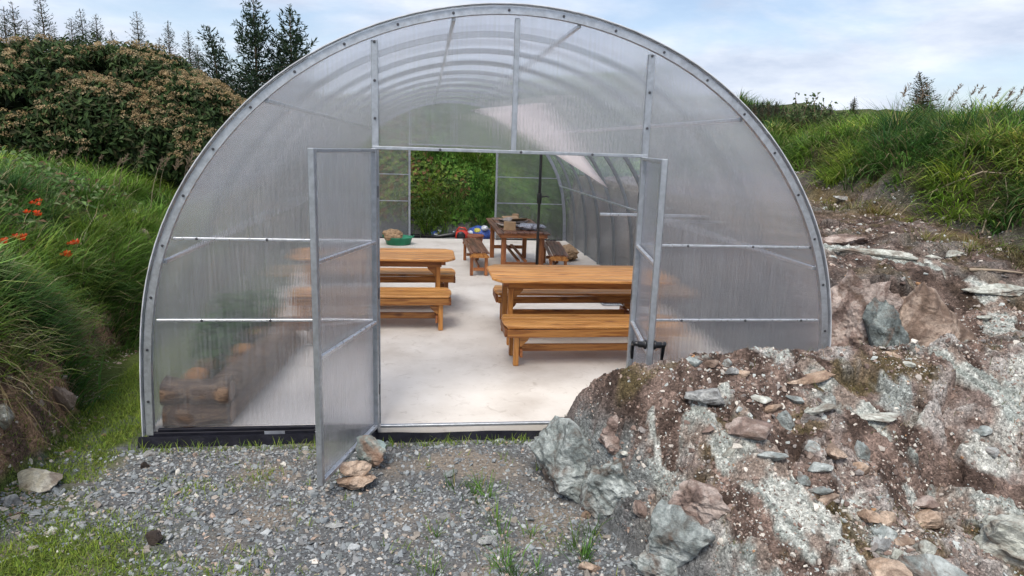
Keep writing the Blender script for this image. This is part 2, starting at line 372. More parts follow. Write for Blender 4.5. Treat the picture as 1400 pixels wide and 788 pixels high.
def attr_mat(name, rough=.9, nsc=60, namp=.35, bmp=.004, transl=0, spec=.3, bsc=None):
    m, t, b, o = newmat(name)
    a = N(t, 'ShaderNodeVertexColor', layer_name='Col')
    mp = coords(t, 'Object'); n = N(t, 'ShaderNodeTexNoise', i_Scale=nsc, i_Detail=6.0, i_Roughness=.65); L(t, mp.outputs[0], n.inputs[0])
    mr = N(t, 'ShaderNodeMapRange'); mr.inputs[1].default_value = .25; mr.inputs[2].default_value = .75; mr.inputs[3].default_value = 1-namp; mr.inputs[4].default_value = 1+namp; L(t, n.outputs[0], mr.inputs[0])
    v = N(t, 'ShaderNodeVectorMath', operation='SCALE'); L(t, a.outputs[0], v.inputs[0]); L(t, mr.outputs[0], v.inputs['Scale'])
    L(t, v.outputs[0], b.inputs['Base Color']); b.inputs['Roughness'].default_value = rough; b.inputs['Specular IOR Level'].default_value = spec
    if bmp: bump(t, b, n.outputs[0], bmp, 1)
    if transl:
        tl = N(t, 'ShaderNodeBsdfTranslucent'); L(t, v.outputs[0], tl.inputs[0])
        mx = N(t, 'ShaderNodeMixShader', i_0=transl); L(t, b.outputs[0], mx.inputs[1]); L(t, tl.outputs[0], mx.inputs[2]); L(t, mx.outputs[0], o.inputs[0])
    return m
GROUND = attr_mat('ground', .95, 42, .55, .03, spec=.15)
def outcrop_mat():
    m = attr_mat('outcrop_ground', .92, 55, .5, .02, spec=.2); t = m.node_tree
    b = [n for n in t.nodes if n.type == 'BSDF_PRINCIPLED'][0]; src = b.inputs['Base Color'].links[0].from_socket
    mp = coords(t, 'Object'); wn = N(t, 'ShaderNodeTexNoise', i_Scale=30.0, i_Detail=3.0); L(t, mp.outputs[0], wn.inputs[0])
    wm = N(t, 'ShaderNodeMix', data_type='RGBA'); wm.inputs[0].default_value = .02; L(t, mp.outputs[0], wm.inputs[6]); L(t, wn.outputs['Color'], wm.inputs[7])
    hsum = None; col = src
    for sc, lo, hi, thr in ((48., .55, 1.5, .45), (125., .6, 1.55, .5)):
        v = N(t, 'ShaderNodeTexVoronoi', i_Scale=sc); L(t, wm.outputs[2], v.inputs[0])
        sp = N(t, 'ShaderNodeSeparateColor'); L(t, v.outputs['Color'], sp.inputs[0])
        mr = N(t, 'ShaderNodeMapRange'); mr.inputs[3].default_value = lo; mr.inputs[4].default_value = hi; L(t, sp.outputs[0], mr.inputs[0])
        k = N(t, 'ShaderNodeMath', operation='GREATER_THAN', i_1=thr); L(t, sp.outputs[1], k.inputs[0])
        mx = N(t, 'ShaderNodeMix', data_type='FLOAT'); mx.inputs[2].default_value = 1.0; L(t, k.outputs[0], mx.inputs[0]); L(t, mr.outputs[0], mx.inputs[3])
        sv = N(t, 'ShaderNodeVectorMath', operation='SCALE'); L(t, col, sv.inputs[0]); L(t, mx.outputs[0], sv.inputs['Scale']); col = sv.outputs[0]
        hh = N(t, 'ShaderNodeMath', operation='MULTIPLY_ADD', i_1=-sc/48*.0+(-.8 if sc < 60 else -.4), i_2=0.0); L(t, v.outputs['Distance'], hh.inputs[0])
        if hsum is None: hsum = hh.outputs[0]
        else:
            ad = N(t, 'ShaderNodeMath', operation='ADD'); L(t, hsum, ad.inputs[0]); L(t, hh.outputs[0], ad.inputs[1]); hsum = ad.outputs[0]
    L(t, col, b.inputs['Base Color'])
    for l in list(b.inputs['Normal'].links): prev = l.from_node
    b2 = N(t, 'ShaderNodeBump', i_Strength=.8, i_Distance=.012); L(t, hsum, b2.inputs['Height']); L(t, prev.outputs[0], b2.inputs['Normal']); L(t, b2.outputs[0], b.inputs['Normal'])
    return m
OUTC = outcrop_mat()
STONE = attr_mat('loose_stone', .8, 90, .3, .003)
LEAF = attr_mat('leaf', .62, 30, .2, 0, transl=.35, spec=.22)
BARK = attr_mat('bark', .9, 40, .4, .01)

def rockmat(name, c1, c2, c3, sc=5, bm_=.03, stretch=(1, 1, 1)):
    m, t, b, o = newmat(name)
    mp = coords(t, 'Object', stretch, 6)
    n = N(t, 'ShaderNodeTexNoise', i_Scale=sc, i_Detail=9.0, i_Roughness=.62, i_Distortion=1.2); L(t, mp.outputs[0], n.inputs[0])
    r = ramp(t, [(.33, c1), (.47, c2), (.56, c3), (.70, [min(1, x*1.25) for x in c3])]); L(t, n.outputs[0], r.inputs[0])
    n2 = N(t, 'ShaderNodeTexNoise', i_Scale=sc*9, i_Detail=6.0, i_Roughness=.7); L(t, mp.outputs[0], n2.inputs[0])
    mr = N(t, 'ShaderNodeMapRange'); mr.inputs[1].default_value = .3; mr.inputs[2].default_value = .7; mr.inputs[3].default_value = .6; mr.inputs[4].default_value = 1.25; L(t, n2.outputs[0], mr.inputs[0])
    v = N(t, 'ShaderNodeVectorMath', operation='SCALE'); L(t, r.outputs[0], v.inputs[0]); L(t, mr.outputs[0], v.inputs['Scale'])
    n3 = N(t, 'ShaderNodeTexNoise', i_Scale=sc*.9, i_Detail=7.0, i_Roughness=.7, i_Distortion=.6); L(t, mp.outputs[0], n3.inputs[0])
    r3 = ramp(t, [(.50, (0, 0, 0)), (.60, (.75, .75, .75))]); L(t, n3.outputs[0], r3.inputs[0])
    mxs = N(t, 'ShaderNodeMix', data_type='RGBA'); L(t, r3.outputs[0], mxs.inputs[0]); L(t, v.outputs[0], mxs.inputs[6]); mxs.inputs[7].default_value = (.15, .10, .075, 1)
    L(t, mxs.outputs[2], b.inputs['Base Color']); b.inputs['Roughness'].default_value = .82
    vr = N(t, 'ShaderNodeTexVoronoi', i_Scale=sc*2.2, feature='DISTANCE_TO_EDGE'); L(t, mp.outputs[0], vr.inputs[0])
    mm = N(t, 'ShaderNodeMath', operation='MINIMUM', i_1=.12); L(t, vr.outputs['Distance'], mm.inputs[0])
    ma = N(t, 'ShaderNodeMath', operation='MULTIPLY_ADD', i_1=1.2); L(t, mm.outputs[0], ma.inputs[0]); L(t, n2.outputs[0], ma.inputs[2])
    bump(t, b, ma.outputs[0], bm_, .8); return m
RK_BLUE = rockmat('blue_green_rock', (.13, .12, .105), (.28, .32, .315), (.46, .50, .49))
RK_WHITE = rockmat('pale_quartz_rock', (.26, .22, .18), (.46, .48, .43), (.64, .66, .60), 4, .03, (1, 1.5, 1.5))
RK_BROWN = rockmat('brown_rock', (.08, .055, .04), (.23, .16, .12), (.40, .31, .25), 3.5, .035)
RK_PINK = rockmat('pinkish_rock', (.13, .09, .075), (.30, .22, .19), (.48, .40, .36), 5)
RK_TAN = rockmat('tan_rock', (.26, .17, .12), (.46, .33, .24), (.58, .45, .35), 5)
RK_GREY = rockmat('grey_rock', (.13, .13, .13), (.30, .31, .31), (.48, .49, .48), 6)
RK_TWO = rockmat('two_tone_rock', (.30, .17, .11), (.36, .27, .21), (.33, .42, .40), 2.2)

# ---------------------------------------------------------------- ground sheets
def axis(pts):
    out = []
    for (a, b, s) in pts: out.append(np.arange(a, b, s))
    return np.unique(np.round(np.concatenate(out), 4))
gx = np.concatenate([-np.geomspace(400, 6.1, 34), np.arange(-6, -4.2, .08), np.arange(-4.2, -.1, .024), np.arange(-.1, 4.4, .0145), np.arange(4.4, 4.6, .03), np.arange(4.6, 9, .07), np.geomspace(9.1, 400, 34)])
gy = np.concatenate([-np.geomspace(60, 2.7, 16), np.arange(-2.6, .5, .0135), np.arange(.6, 4, .04), np.arange(4, 15, .09), np.geomspace(15.1, 600, 34)])
XX, YY = np.meshgrid(gx, gy); ZZ, Q = H(XX, YY, True)
n_fine = Q['fine']; n1 = Q['n1']
def lerp(a, b, k): return a+(b-a)*k[..., None]
C = np.zeros(XX.shape+(3,)); C[:] = (.135, .14, .145)
C = lerp(C, np.array((.25, .215, .18)), sst(-.1, .35, fbm(XX*1.1+3, YY*1.1, 3)+1.0*np.exp(-((XX+.35)**2/.4+(YY+.4)**2/.08))-.15))
moss = np.clip(sst(-2.45, -2.75, XX-.0)+sst(-.95, -1.35, YY)*sst(-1.6, -2.3, XX), 0, 1)*(XX < 0)
C = lerp(C, np.array((.085, .11, .03)), np.maximum(moss*sst(-.35, .05, fbm(XX*3, YY*3, 3)), sst(-2.9, -3.1, XX)*(YY > .3)))
soil = np.array((.13, .085, .065)); soil2 = np.array((.34, .21, .135))
sc_ = soil+(soil2-soil)*sst(-.25, .35, fbm(XX*5, YY*5, 3))[..., None]
C = np.where((Q['bank'] > .02)[..., None], sc_, C)
gb = sst(.35, .6, Q['dl']+.2*n1); C = lerp(C, np.array((.06, .075, .025)), gb*(XX < 0))
# outcrop colours: brown soil, purplish shale, pale rock
soilc = np.array((.07, .048, .039))+(np.array((.215, .155, .13))-np.array((.07, .048, .039)))*sst(-.3, .4, fbm(XX*6, YY*6, 5))[..., None]
rockc = np.array((.22, .17, .15))+(np.array((.40, .38, .36))-np.array((.22, .17, .15)))*sst(-.25, .35, Q['fc']*4+.5*fbm(XX*4+8, YY*4, 4))[..., None]
pale = sst(.10, .28, fbm(Q['xs']*1.2+9, Q['ys']*3.4+4, 5)); rockc = rockc+(np.array((.50, .51, .47))-rockc)*(pale*.8)[..., None]
grn = sst(.1, .3, fbm(Q['xs']*1.5+50, Q['ys']*3+4, 4)); rockc = rockc+(np.array((.30, .345, .33))-rockc)*(grn*.7)[..., None]
exposed = sst(.02, .22, Q['solid']*.45-.25+.5*fbm(XX*3.3+2, YY*3.3, 5)+(Q['fc'])*1.5)
exposed = np.where((YY > .3) | (XX > 3.6), exposed*.28, exposed)
rs = soilc+(rockc-soilc)*exposed[..., None]
mossr = sst(.15, .35, fbm(XX*2.2+70, YY*2.2, 4)); rs = rs+(np.array((.12, .10, .035))-rs)*(mossr*.45*(1-exposed))[..., None]
rs = np.where((YY > .3)[..., None], rs*.74, rs)
rs = np.where((YY > .3)[..., None], rs+(np.array((.13, .10, .04))-rs)*(sst(-.1, .3, fbm(XX*1.4+7, YY*1.4, 4))*sst(3.8, 5.2, XX)*.6)[..., None], rs)
slk = Q['slab']; stri = fbm((XX*.5-YY*.85)*1.5, (XX*.85+YY*.5)*26, 4)
slc = np.array((.27, .295, .275))+(np.array((.50, .51, .475))-np.array((.27, .295, .275)))*sst(-.3, .3, stri)[..., None]
slc = slc+(np.array((.22, .16, .13))-slc)*(sst(-.02, .3, fbm(XX*5+3, YY*5, 5))*.85)[..., None]
rs = rs+(slc-rs)*slk[..., None]
bl = sst(.85, .5, XX)*(YY < 0)*sst(.55, .3, ZZ); rs = rs+(np.array((.30, .335, .33))-rs)*(bl*sst(-.25, .15, n_fine+n1))[..., None]
C = lerp(C, rs, Q['rock'] if False else np.clip(Q['rock'], 0, 1)) if False else C+(rs-C)*np.clip(Q['rock'], 0, 1)[..., None]
C = C+(np.array((.055, .05, .026))-C)*Q['grassR'][..., None]
C = C+(np.array((.06, .07, .03))-C)*Q['back'][..., None]
nx, ny = len(gx), len(gy)
idx = np.arange(nx*ny).reshape(ny, nx)
quads = np.stack([idx[:-1, :-1], idx[:-1, 1:], idx[1:, 1:], idx[1:, :-1]], -1).reshape(-1, 4)
cxq = (XX[:-1, :-1]+XX[1:, 1:]).ravel()/2; cyq = (YY[:-1, :-1]+YY[1:, 1:]).ravel()/2
_, Qc = H(cxq, cyq, True)
zone = np.zeros(len(cxq), int)
zone[(Qc['dl'] > 0) & (cxq < 0)] = 1
zone[(Qc['rock'] > .03)] = 2
zone[(cxq > 5.35)] = 3
zone[(cyq > 10.75) & (cxq > -3.4) & (cxq < 5.35)] = 4
AV = np.stack([XX.ravel(), YY.ravel(), ZZ.ravel()], 1); AC = C.reshape(-1, 3)
for z, nm in enumerate(('gravel_ground', 'earth_bank', 'rock_outcrop', 'grassy_bank', 'overgrown_bank')):
    f = quads[zone == z]; u, inv = np.unique(f, return_inverse=True)
    tag(link(nm, npmesh(nm, AV[u], inv.reshape(-1, 4), (OUTC if z in (1, 2, 3) else GROUND), np.clip(AC[u], 0, 1), z in (0, 4))), kind='structure')
# concrete floor
def concrete():
    m, t, b, o = newmat('pale_concrete')
    mp = coords(t, 'Object'); n = N(t, 'ShaderNodeTexNoise', i_Scale=1.3, i_Detail=8.0, i_Roughness=.6); L(t, mp.outputs[0], n.inputs[0])
    r = ramp(t, [(.32, (.50, .45, .40)), (.5, (.63, .585, .535)), (.68, (.71, .67, .625))]); L(t, n.outputs[0], r.inputs[0])
    n2 = N(t, 'ShaderNodeTexNoise', i_Scale=70.0, i_Detail=4.0); L(t, mp.outputs[0], n2.inputs[0])
    v = N(t, 'ShaderNodeTexNoise', i_Scale=7.0, i_Detail=7.0, i_Roughness=.75, i_Distortion=1.5); L(t, mp.outputs[0], v.inputs[0])
    r2 = ramp(t, [(.34, (.72, .69, .66)), (.44, (1, 1, 1))]); L(t, v.outputs[0], r2.inputs[0])
    mx = N(t, 'ShaderNodeMix', data_type='RGBA', blend_type='MULTIPLY'); mx.inputs[0].default_value = .6; L(t, r.outputs[0], mx.inputs[6]); L(t, r2.outputs[0], mx.inputs[7])
    L(t, mx.outputs[2], b.inputs['Base Color']); b.inputs['Roughness'].default_value = .72; bump(t, b, n2.outputs[0], .002, .6); return m
CONC = concrete()
fl = link('concrete_floor', boxmesh(5.02, 10.1, .12, CONC, .006, 'concrete_floor'), None, (0, 5.04, -.066)); tag(fl, kind='structure')

# ---------------------------------------------------------------- greenhouse
gh = empty('greenhouse', (0, 0, 0), 0, 'arched clear polycarbonate greenhouse tunnel with its front doors standing open over tables', 'greenhouse')
HALF = [(2.52, -.02), (2.515, .3), (2.49, .8), (2.42, 1.19), (2.29, 1.52), (2.18, 1.73), (2.0, 1.98), (1.77, 2.25), (1.45, 2.51), (1.27, 2.62), (.915, 2.785), (.5, 2.9), (.22, 2.945), (0, 2.955)]
def dense_arch(n=72):
    P = np.array([(-x, z) for x, z in HALF]+[(x, z) for x, z in HALF[::-1][1:]])
    d = np.r_[0, np.cumsum(np.hypot(*np.diff(P, axis=0).T))]; s = np.linspace(0, d[-1], n)
    Q_ = np.stack([np.interp(s, d, P[:, 0]), np.interp(s, d, P[:, 1])], 1)
    for _ in range(14): Q_[1:-1] = .25*Q_[:-2]+.5*Q_[1:-1]+.25*Q_[2:]
    return Q_
ARC = dense_arch()
tg = np.gradient(ARC, axis=0); tg /= np.linalg.norm(tg, axis=1)[:, None]
NRM = np.stack([-tg[:, 1], tg[:, 0]], 1)              # outward
def arc_z(x, off=0):
    P = ARC+NRM*off; return float(np.interp(x, P[:, 0], P[:, 1]))
def arc_x(z, off=0):
    P = (ARC+NRM*off)[:36]; return float(-np.interp(z, P[:, 1], P[:, 0]))
def sweep(name, o_in, o_out, y0, y1, mat, parent, smooth=True, i0=0, i1=None):
    A = (ARC+NRM*o_in)[i0:i1]; B = (ARC+NRM*o_out)[i0:i1]; n = len(A); V = []
    for P, y in ((A, y0), (B, y0), (B, y1), (A, y1)): V += [(p[0], y, p[1]) for p in P]
    F = []
    for k in range(4):
        a = k*n; b = ((k+1) % 4)*n
        for i in range(n-1): F.append((a+i, a+i+1, b+i+1, b+i))
    F += [(0, n, 2*n, 3*n), (n-1, 4*n-1, 3*n-1, 2*n-1)]
    me = npmesh(name, V, F, mat); o = link(name, me, parent)
    return o
BOLTME = None
def bolt(parent, loc, axis='y'):
    global BOLTME
    if BOLTME is None:
        bm = bmesh.new(); lathe(bm, [(.0095, 0), (.0095, .003), (.006, .0035), (.006, .008)], 8, Matrix.Rotation(R(90), 4, 'X'))
        BOLTME = bpy.data.meshes.new('bolt'); bm.to_mesh(BOLTME); bm.free(); BOLTME.materials.append(BOLT)
    return link('bolt', BOLTME, parent, loc)
# ribs
for i in range(0, 11):
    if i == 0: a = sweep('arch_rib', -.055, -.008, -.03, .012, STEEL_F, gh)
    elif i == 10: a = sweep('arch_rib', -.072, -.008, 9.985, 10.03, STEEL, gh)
    else: a = sweep('arch_rib', -.052, -.008, i-.022, i+.022, STEEL_SHADE, gh)
    if i == 0:
        for k in range(2, 71, 3):
            p = ARC[k]+NRM[k]*-.032; bolt(a, (p[0], -.031, p[1]))
# cover sheets: five sheets, front one stands proud as a lip
ys = [-.045, 2.09, 4.18, 6.27, 8.36, 10.05]
for a, b in zip(ys, ys[1:]):
    sweep('cover_sheet', -.004, .004, a+.003, b-.003, POLY_C, gh)
# pale edge trim along the front of the cover
LIP = plain('pale_edge_tape', (.72, .74, .77), .35, .2)
sweep('edge_trim', .0055, .011, -.05, .02, LIP, gh)
# purlins
for xs_, zz in ((2.375, 1.2), (1.62, 2.33), (.42, 2.87)):
    for s in (-1, 1):
        zz2 = arc_z(s*xs_, -.062) if xs_ < 2.3 else zz
        X = arc_x(zz, -.062)*s if xs_ >= 2.3 else s*xs_
        bar('purlin', gh, (X, .012, zz2), (X, 9.985, zz2), .025, .025, STEEL_L)
# front and rear gable frames
PW = .93
def gable(y, s, front):
    yo = y
    for sx in (-1, 1):
        pt = bar('gable_post', gh, (sx*PW, yo, .025), (sx*PW, yo, arc_z(PW, -.075)), .03, .045, STEEL, side=(0, 1, 0))
        if front:
            for z in (2.18, 2.42, 2.66): bolt(pt, pt.matrix_basis.inverted() @ Vector((sx*PW, yo-.016, z))).rotation_euler = (0, 0, 0)
    bar('centre_post', gh, (0, yo, 2.0), (0, yo, arc_z(0, -.075)), .028, .035, STEEL, side=(0, 1, 0))
    h = bar('door_header', gh, (-PW-.02, yo, 1.99), (PW+.02, yo, 1.99), .04, .022, STEEL)
    for z in (1.36, .80):
        for sx in (-1, 1):
            xo = arc_x(z, -.075)
            bar('gable_rail', gh, (sx*(PW+.024), yo-.004, z), (sx*xo, yo-.004, z), .022, .016, STEEL_L)
    for sx in (-1, 1):
        bar('sill_rail', gh, (sx*(PW+.024), yo, .006), (sx*2.44, yo, .006), .03, .02, MEMB)
    if front: bar('door_sill', gh, (-PW+.02, yo, .004), (PW-.02, yo, .004), .03, .016, STEEL)
    # panels, slabs 8 mm thick, just behind the frame
    def slab(poly, name='clear_panel'):
        bm = bmesh.new(); yy = y+.0175*s
        f = [bm.verts.new((p[0], yy, p[1])) for p in poly]; b = [bm.verts.new((p[0], yy+.008*s, p[1])) for p in poly]
        n = len(poly)
        bm.faces.new(f); bm.faces.new(b[::-1])
        for i in range(n): bm.faces.new((f[i], b[i], b[(i+1) % n], f[(i+1) % n]))
        bmesh.ops.recalc_face_normals(bm, faces=bm.faces[:])
        return bmobj(name, bm, POLY_F, gh)
    A = ARC+NRM*-.012
    for sx in (-1, 1):
        P = A if sx < 0 else A[::-1]
        side = [p for p in P if abs(p[0]) > PW+.002 and p[0]*sx > 0 and p[1] > .02]
        x_ = sx*(PW+.001)
        slab([(x_, .02), (P[0][0], .02)]+[tuple(p) for p in side]+[(x_, arc_z(x_, -.012))])
        top = [p for p in P if abs(p[0]) < PW-.003 and p[0]*sx > .003]
        x1 = sx*(PW-.002)
        slab([(x1, 2.0), (x1, arc_z(x1, -.012))]+[tuple(p) for p in top]+[(sx*.001, arc_z(0, -.012)), (sx*.001, 2.0)])
gable(0, 1, True); gable(10, -1, False)
for x in (-2.1, -1.65, -1.2, 1.3, 1.8, 2.25):
    for z in (1.36, .8): bolt(gh, (x, -.016, z))
for x in (-.5, .05, .55): bolt(gh, (x, -.021, 1.99))
# lower wall track and black membrane
for sx in (-1, 1):
    bar('base_rail', gh, (sx*2.5, .03, -.035), (sx*2.5, 9.98, -.035), .05, .05, STEEL)
def ribbon(name, pts_top, pts_bot, mat, th=.012, parent=None):
    n = len(pts_top); V = []
    for dy in (0, th):
        V += [(p[0], p[1]+dy, p[2]) for p in pts_top]; V += [(p[0], p[1]+dy, p[2]) for p in pts_bot]
    F = []
    for i in range(n-1):
        F += [(i, i+1, n+i+1, n+i), (2*n+i, 3*n+i, 3*n+i+1, 2*n+i+1), (i, 2*n+i, 2*n+i+1, i+1), (n+i, n+i+1, 3*n+i+1, 3*n+i)]
    F += [(0, n, 3*n, 2*n), (n-1, 3*n-1, 4*n-1, 2*n-1)]
    return link(name, npmesh(name, V, F, mat, smooth=False), parent)
def fold(x, k): return float(fbm(np.array([x*1.7+k]), np.array([k*3.1]), 3)[0])
xs_ = np.arange(-2.56, 1.2, .035)
top_ = [(x, -.042-.006*fold(x, 1), (-.03 if x < -.93 else -.042+.018*fold(x, 2))) for x in xs_]
bot_ = [(x, -.058-.03*abs(fold(x, 3)), -.108+.01*fold(x, 4)) for x in xs_]
ribbon('black_membrane', top_, bot_, MEMB, .012, gh)
bar('base_board', gh, (-2.5, -.012, -.03), (-PW, -.012, -.03), .03, .05, MEMB, .004)
bar('base_board', gh, (PW, -.012, -.03), (2.5, -.012, -.03), .03, .05, MEMB, .004)
bar('joint_tape', gh, (-1.72, -.0295, -.028), (-1.58, -.0295, -.028), .003, .04, plain('grey_tape', (.28, .3, .35), .35, .3), .0)
# door leaves: part of the greenhouse, hinged on the gable posts
def leaf(hx, ang, length, sgn, z0=.015):
    e_ = link('door_leaf', None, gh, (hx, -.035, 0), (0, 0, ang)); e_.empty_display_size = .1
    f = STEEL
    bar('hinge_stile', e_, (0.018, 0, z0), (0.018, 0, 1.985), .035, .03, f, side=(0, 1, 0))
    bar('free_stile', e_, (length-.018, 0, z0), (length-.018, 0, 1.985), .035, .035, STEEL, side=(0, 1, 0))
    bar('top_rail', e_, (.035, 0, 1.972), (length-.042, 0, 1.972), .03, .022, f)
    bar('bottom_rail', e_, (.035, 0, z0+.014), (length-.042, 0, z0+.014), .03, .026, STEEL_L)
    for z in (1.36, .80): bar('cross_rail', e_, (.035, 0.004*sgn, z), (length-.042, 0.004*sgn, z), .024, .022, STEEL_L)
    bm = bmesh.new(); bmesh.ops.create_cube(bm, size=1)
    for v in bm.verts: v.co = Vector((length/2+v.co.x*(length-.03), -.021*sgn+v.co.y*.008, 1.0+v.co.z*(1.94)))
    bmobj('clear_panel', bm, POLY_F, e_)
    for z in (.3, 1.0, 1.7):
        bar('hinge', e_, (.0, .012*sgn, z-.04), (.0, .012*sgn, z+.04), .018, .018, BOLT, side=(0, 1, 0))
    return e_
d1 = leaf(-PW, math.atan2(-.83, -.27), .905, 1)
d2 = leaf(PW-.015, math.atan2(-.79, -.135), .84, -1)
# black lever handles through the free stile of the second leaf
for s in (-1, 1):
    bm = bmesh.new()
    lathe(bm, [(.03, 0), (.03, .012), (.02, .02), (.02, .05)], 12, Matrix.Translation((.805, s*.022, .86)) @ Matrix.Rotation(R(-90*s), 4, 'X'))
    tube(bm, [(.805, s*.06, .86), (.80, s*.085, .862), (.775, s*.095, .86), (.745, s*.095, .835), (.735, s*.095, .79), (.738, s*.093, .745)], [.014, .016, .015, .0135, .012, .009], 8)
    bmobj('lever_handle', bm, BLACK, d2, True)
# ---------------------------------------------------------------- furniture
def plank_with_clips(name, parent, l, w, h, mat, loc, clip0, clip1):
    """table plank whose outer corner is cut off at both ends"""
    bm = bmesh.new()
    poly = [(-l/2+clip0, -w/2), (l/2-clip0, -w/2), (l/2-clip1, w/2), (-l/2+clip1, w/2)]
    f = [bm.verts.new((x, y, h/2)) for x, y in poly]; b = [bm.verts.new((x, y, -h/2)) for x, y in poly]
    bm.faces.new(f); bm.faces.new(b[::-1])
    for i in range(4): bm.faces.new((f[i], b[i], b[(i+1) % 4], f[(i+1) % 4]))
    bmesh.ops.recalc_face_normals(bm, faces=bm.faces[:])
    bmesh.ops.bevel(bm, geom=bm.edges[:], offset=.008, segments=1, affect='EDGES')
    return bmobj(name, bm, mat, parent, loc=loc)
def triangle(name, parent, p, d, size, th, mat):
    """small corner brace: p corner, d = +-1 along X"""
    bm = bmesh.new(); pts = [(0, 0), (d*size, 0), (d*size*.85, -size*.3), (d*size*.12, -size), (0, -size)]
    a = [bm.verts.new((p[0]+x, p[1]-th/2, p[2]+z)) for x, z in pts]; b = [bm.verts.new((p[0]+x, p[1]+th/2, p[2]+z)) for x, z in pts]
    n = len(pts); bm.faces.new(a); bm.faces.new(b[::-1])
    for i in range(n): bm.faces.new((a[i], b[i], b[(i+1) % n], a[(i+1) % n]))
    bmesh.ops.recalc_face_normals(bm, faces=bm.faces[:]); return bmobj(name, bm, mat, parent)
def pine_bench(loc, rz, l, w, h, label, group=None):
    t = empty('garden_bench', loc, rz, label, 'bench', group)
    n = 3; pw = (w-.011*(n-1))/n
    for k in range(n):
        y = -w/2+pw/2+k*(pw+.011)
        plank_with_clips('seat_plank', t, l, pw, .028, PINE_LIT, (0, y, h-.014), .03 if k == 0 else 0, .03 if k == n-1 else 0)
    for s in (-1, 1):
        bar('apron', t, (-l/2+.03, s*(w/2-.022), h-.08), (l/2-.03, s*(w/2-.022), h-.068), .03, .075, PINE)
        bar('end_apron', t, (s*(l/2-.02), -w/2+.04, h-.08), (s*(l/2-.02), w/2-.04, h-.068), .03, .073, REDWOOD)
        for q in (-1, 1):
            x = s*(l/2-.12)
            bar('leg', t, (x, q*(w/2-.07), 0), (x, q*(w/2-.07), h-.030), .05, .055, PINE)
            triangle('corner_brace', t, (x-s*.031, q*(w/2-.07), h-.128), -s, .09, .03, PINE)
        bar('end_rail', t, (s*(l/2-.165), -w/2+.02, .125), (s*(l/2-.165), w/2-.02, .125), .025, .075, REDWOOD)
    bar('stretcher', t, (-l/2+.18, 0, .125), (l/2-.18, 0, .125), .03, .07, PINE)
    return t
def pine_table(loc, rz, l, w, h, label, group=None):
    t = empty('garden_table', loc, rz, label, 'table', group)
    n = 6; pw = (w-.008*(n-1))/n
    for k in range(n):
        y = -w/2+pw/2+k*(pw+.008)
        plank_with_clips('top_plank', t, l, pw, .030, PINE_LIT, (0, y, h-.015), .09 if k == 0 else 0, .09 if k == n-1 else 0)
    for s in (-1, 1):
        bar('apron', t, (-l/2+.16, s*(w/2-.17), h-.078), (l/2-.16, s*(w/2-.17), h-.078), .032, .08, PINE)
        for q in (-1, 1):
            x = s*(l/2-.2)
            bar('leg', t, (x, q*(w/2-.2), 0), (x, q*(w/2-.2), h-.034), .052, .055, PINE)
            triangle('corner_brace', t, (x-s*.031, q*(w/2-.2), h-.12), -s, .1, .03, PINE)
        bar('end_rail', t, (s*(l/2-.245), -w/2+.12, .18), (s*(l/2-.245), w/2-.12, .18), .026, .08, REDWOOD)
        bar('cross_bearer', t, (s*(l/2-.14), -w/2+.1, h-.062), (s*(l/2-.14), w/2-.1, h-.062), .05, .045, REDWOOD)
    bar('stretcher', t, (-l/2+.26, 0, .2), (l/2-.26, 0, .2), .032, .08, PINE)
    return t
LB = 1.75
pine_bench((.14+LB/2, 1.53, 0), 0, LB, .46, .40, 'orange pine bench nearest the doorway, right of the aisle in front of the table', None)
pine_table((.08+.95, 2.31, 0), 0, 1.9, .93, .72, 'orange pine table right of the aisle between two pine benches')
pine_bench((.20+LB/2, 2.93, 0), 0, LB, .46, .40, 'orange pine bench behind the right-hand pine table, half hidden under its top')
pine_bench((-.30-LB/2, 2.78, 0), 0, LB, .46, .40, 'orange pine bench left of the aisle, in front of the left pine table')
pine_table((-.24-.95, 3.46, 0), 0, 1.9, .83, .72, 'orange pine table left of the aisle, partly seen through the open door leaf')
pine_bench((-.20-LB/2, 4.02, 0), 0, LB, .46, .40, 'orange pine bench behind the left-hand pine table, by the green tub')
def rounded_end(name, parent, x, w, h, z, mat):
    bm = bmesh.new(); c = min(w*.16, .05)
    pts = [(-w/2, z), (w/2, z), (w/2, z+h-c), (w/2-c, z+h), (-w/2+c, z+h), (-w/2, z+h-c)]
    a = [bm.verts.new((x-.016, y, q)) for y, q in pts]; b = [bm.verts.new((x+.016, y, q)) for y, q in pts]; n = 6
    bm.faces.new(a); bm.faces.new(b[::-1])
    for i in range(n): bm.faces.new((a[i], b[i], b[(i+1) % n], a[(i+1) % n]))
    bmesh.ops.recalc_face_normals(bm, faces=bm.faces[:]); return bmobj(name, bm, mat, parent)
def slat_set(t, name, l, w, h, n, th=.02):
    pw = (w-.008*(n-1))/n
    for k in range(n):
        y = -w/2+pw/2+k*(pw+.008); dz = -.012 if k in (0, n-1) else 0
        bar(name, t, (-l/2, y, h-th/2+dz), (l/2, y, h-th/2+dz), pw, th, BROWN)
def brown_bench(loc, rz, l, w, h, label):
    t = empty('slatted_bench', loc, rz, label, 'bench')
    slat_set(t, 'seat_slat', l, w, h, 5)
    for s in (-1, 1):
        rounded_end('end_board', t, s*(l/2-.03), w, .075, h-.1, REDWOOD if s > 0 else PINE)
        for q in (-1, 1): bar('leg', t, (s*(l/2-.08), q*(w/2-.04), 0), (s*(l/2-.08), q*(w/2-.04), h-.1), .05, .05, REDWOOD)
        bar('end_rail', t, (s*(l/2-.08), -w/2+.07, .1), (s*(l/2-.08), w/2-.07, .1), .03, .05, REDWOOD)
    bar('stretcher', t, (-l/2+.11, 0, .13), (l/2-.11, 0, .13), .03, .05, REDWOOD)
    return t
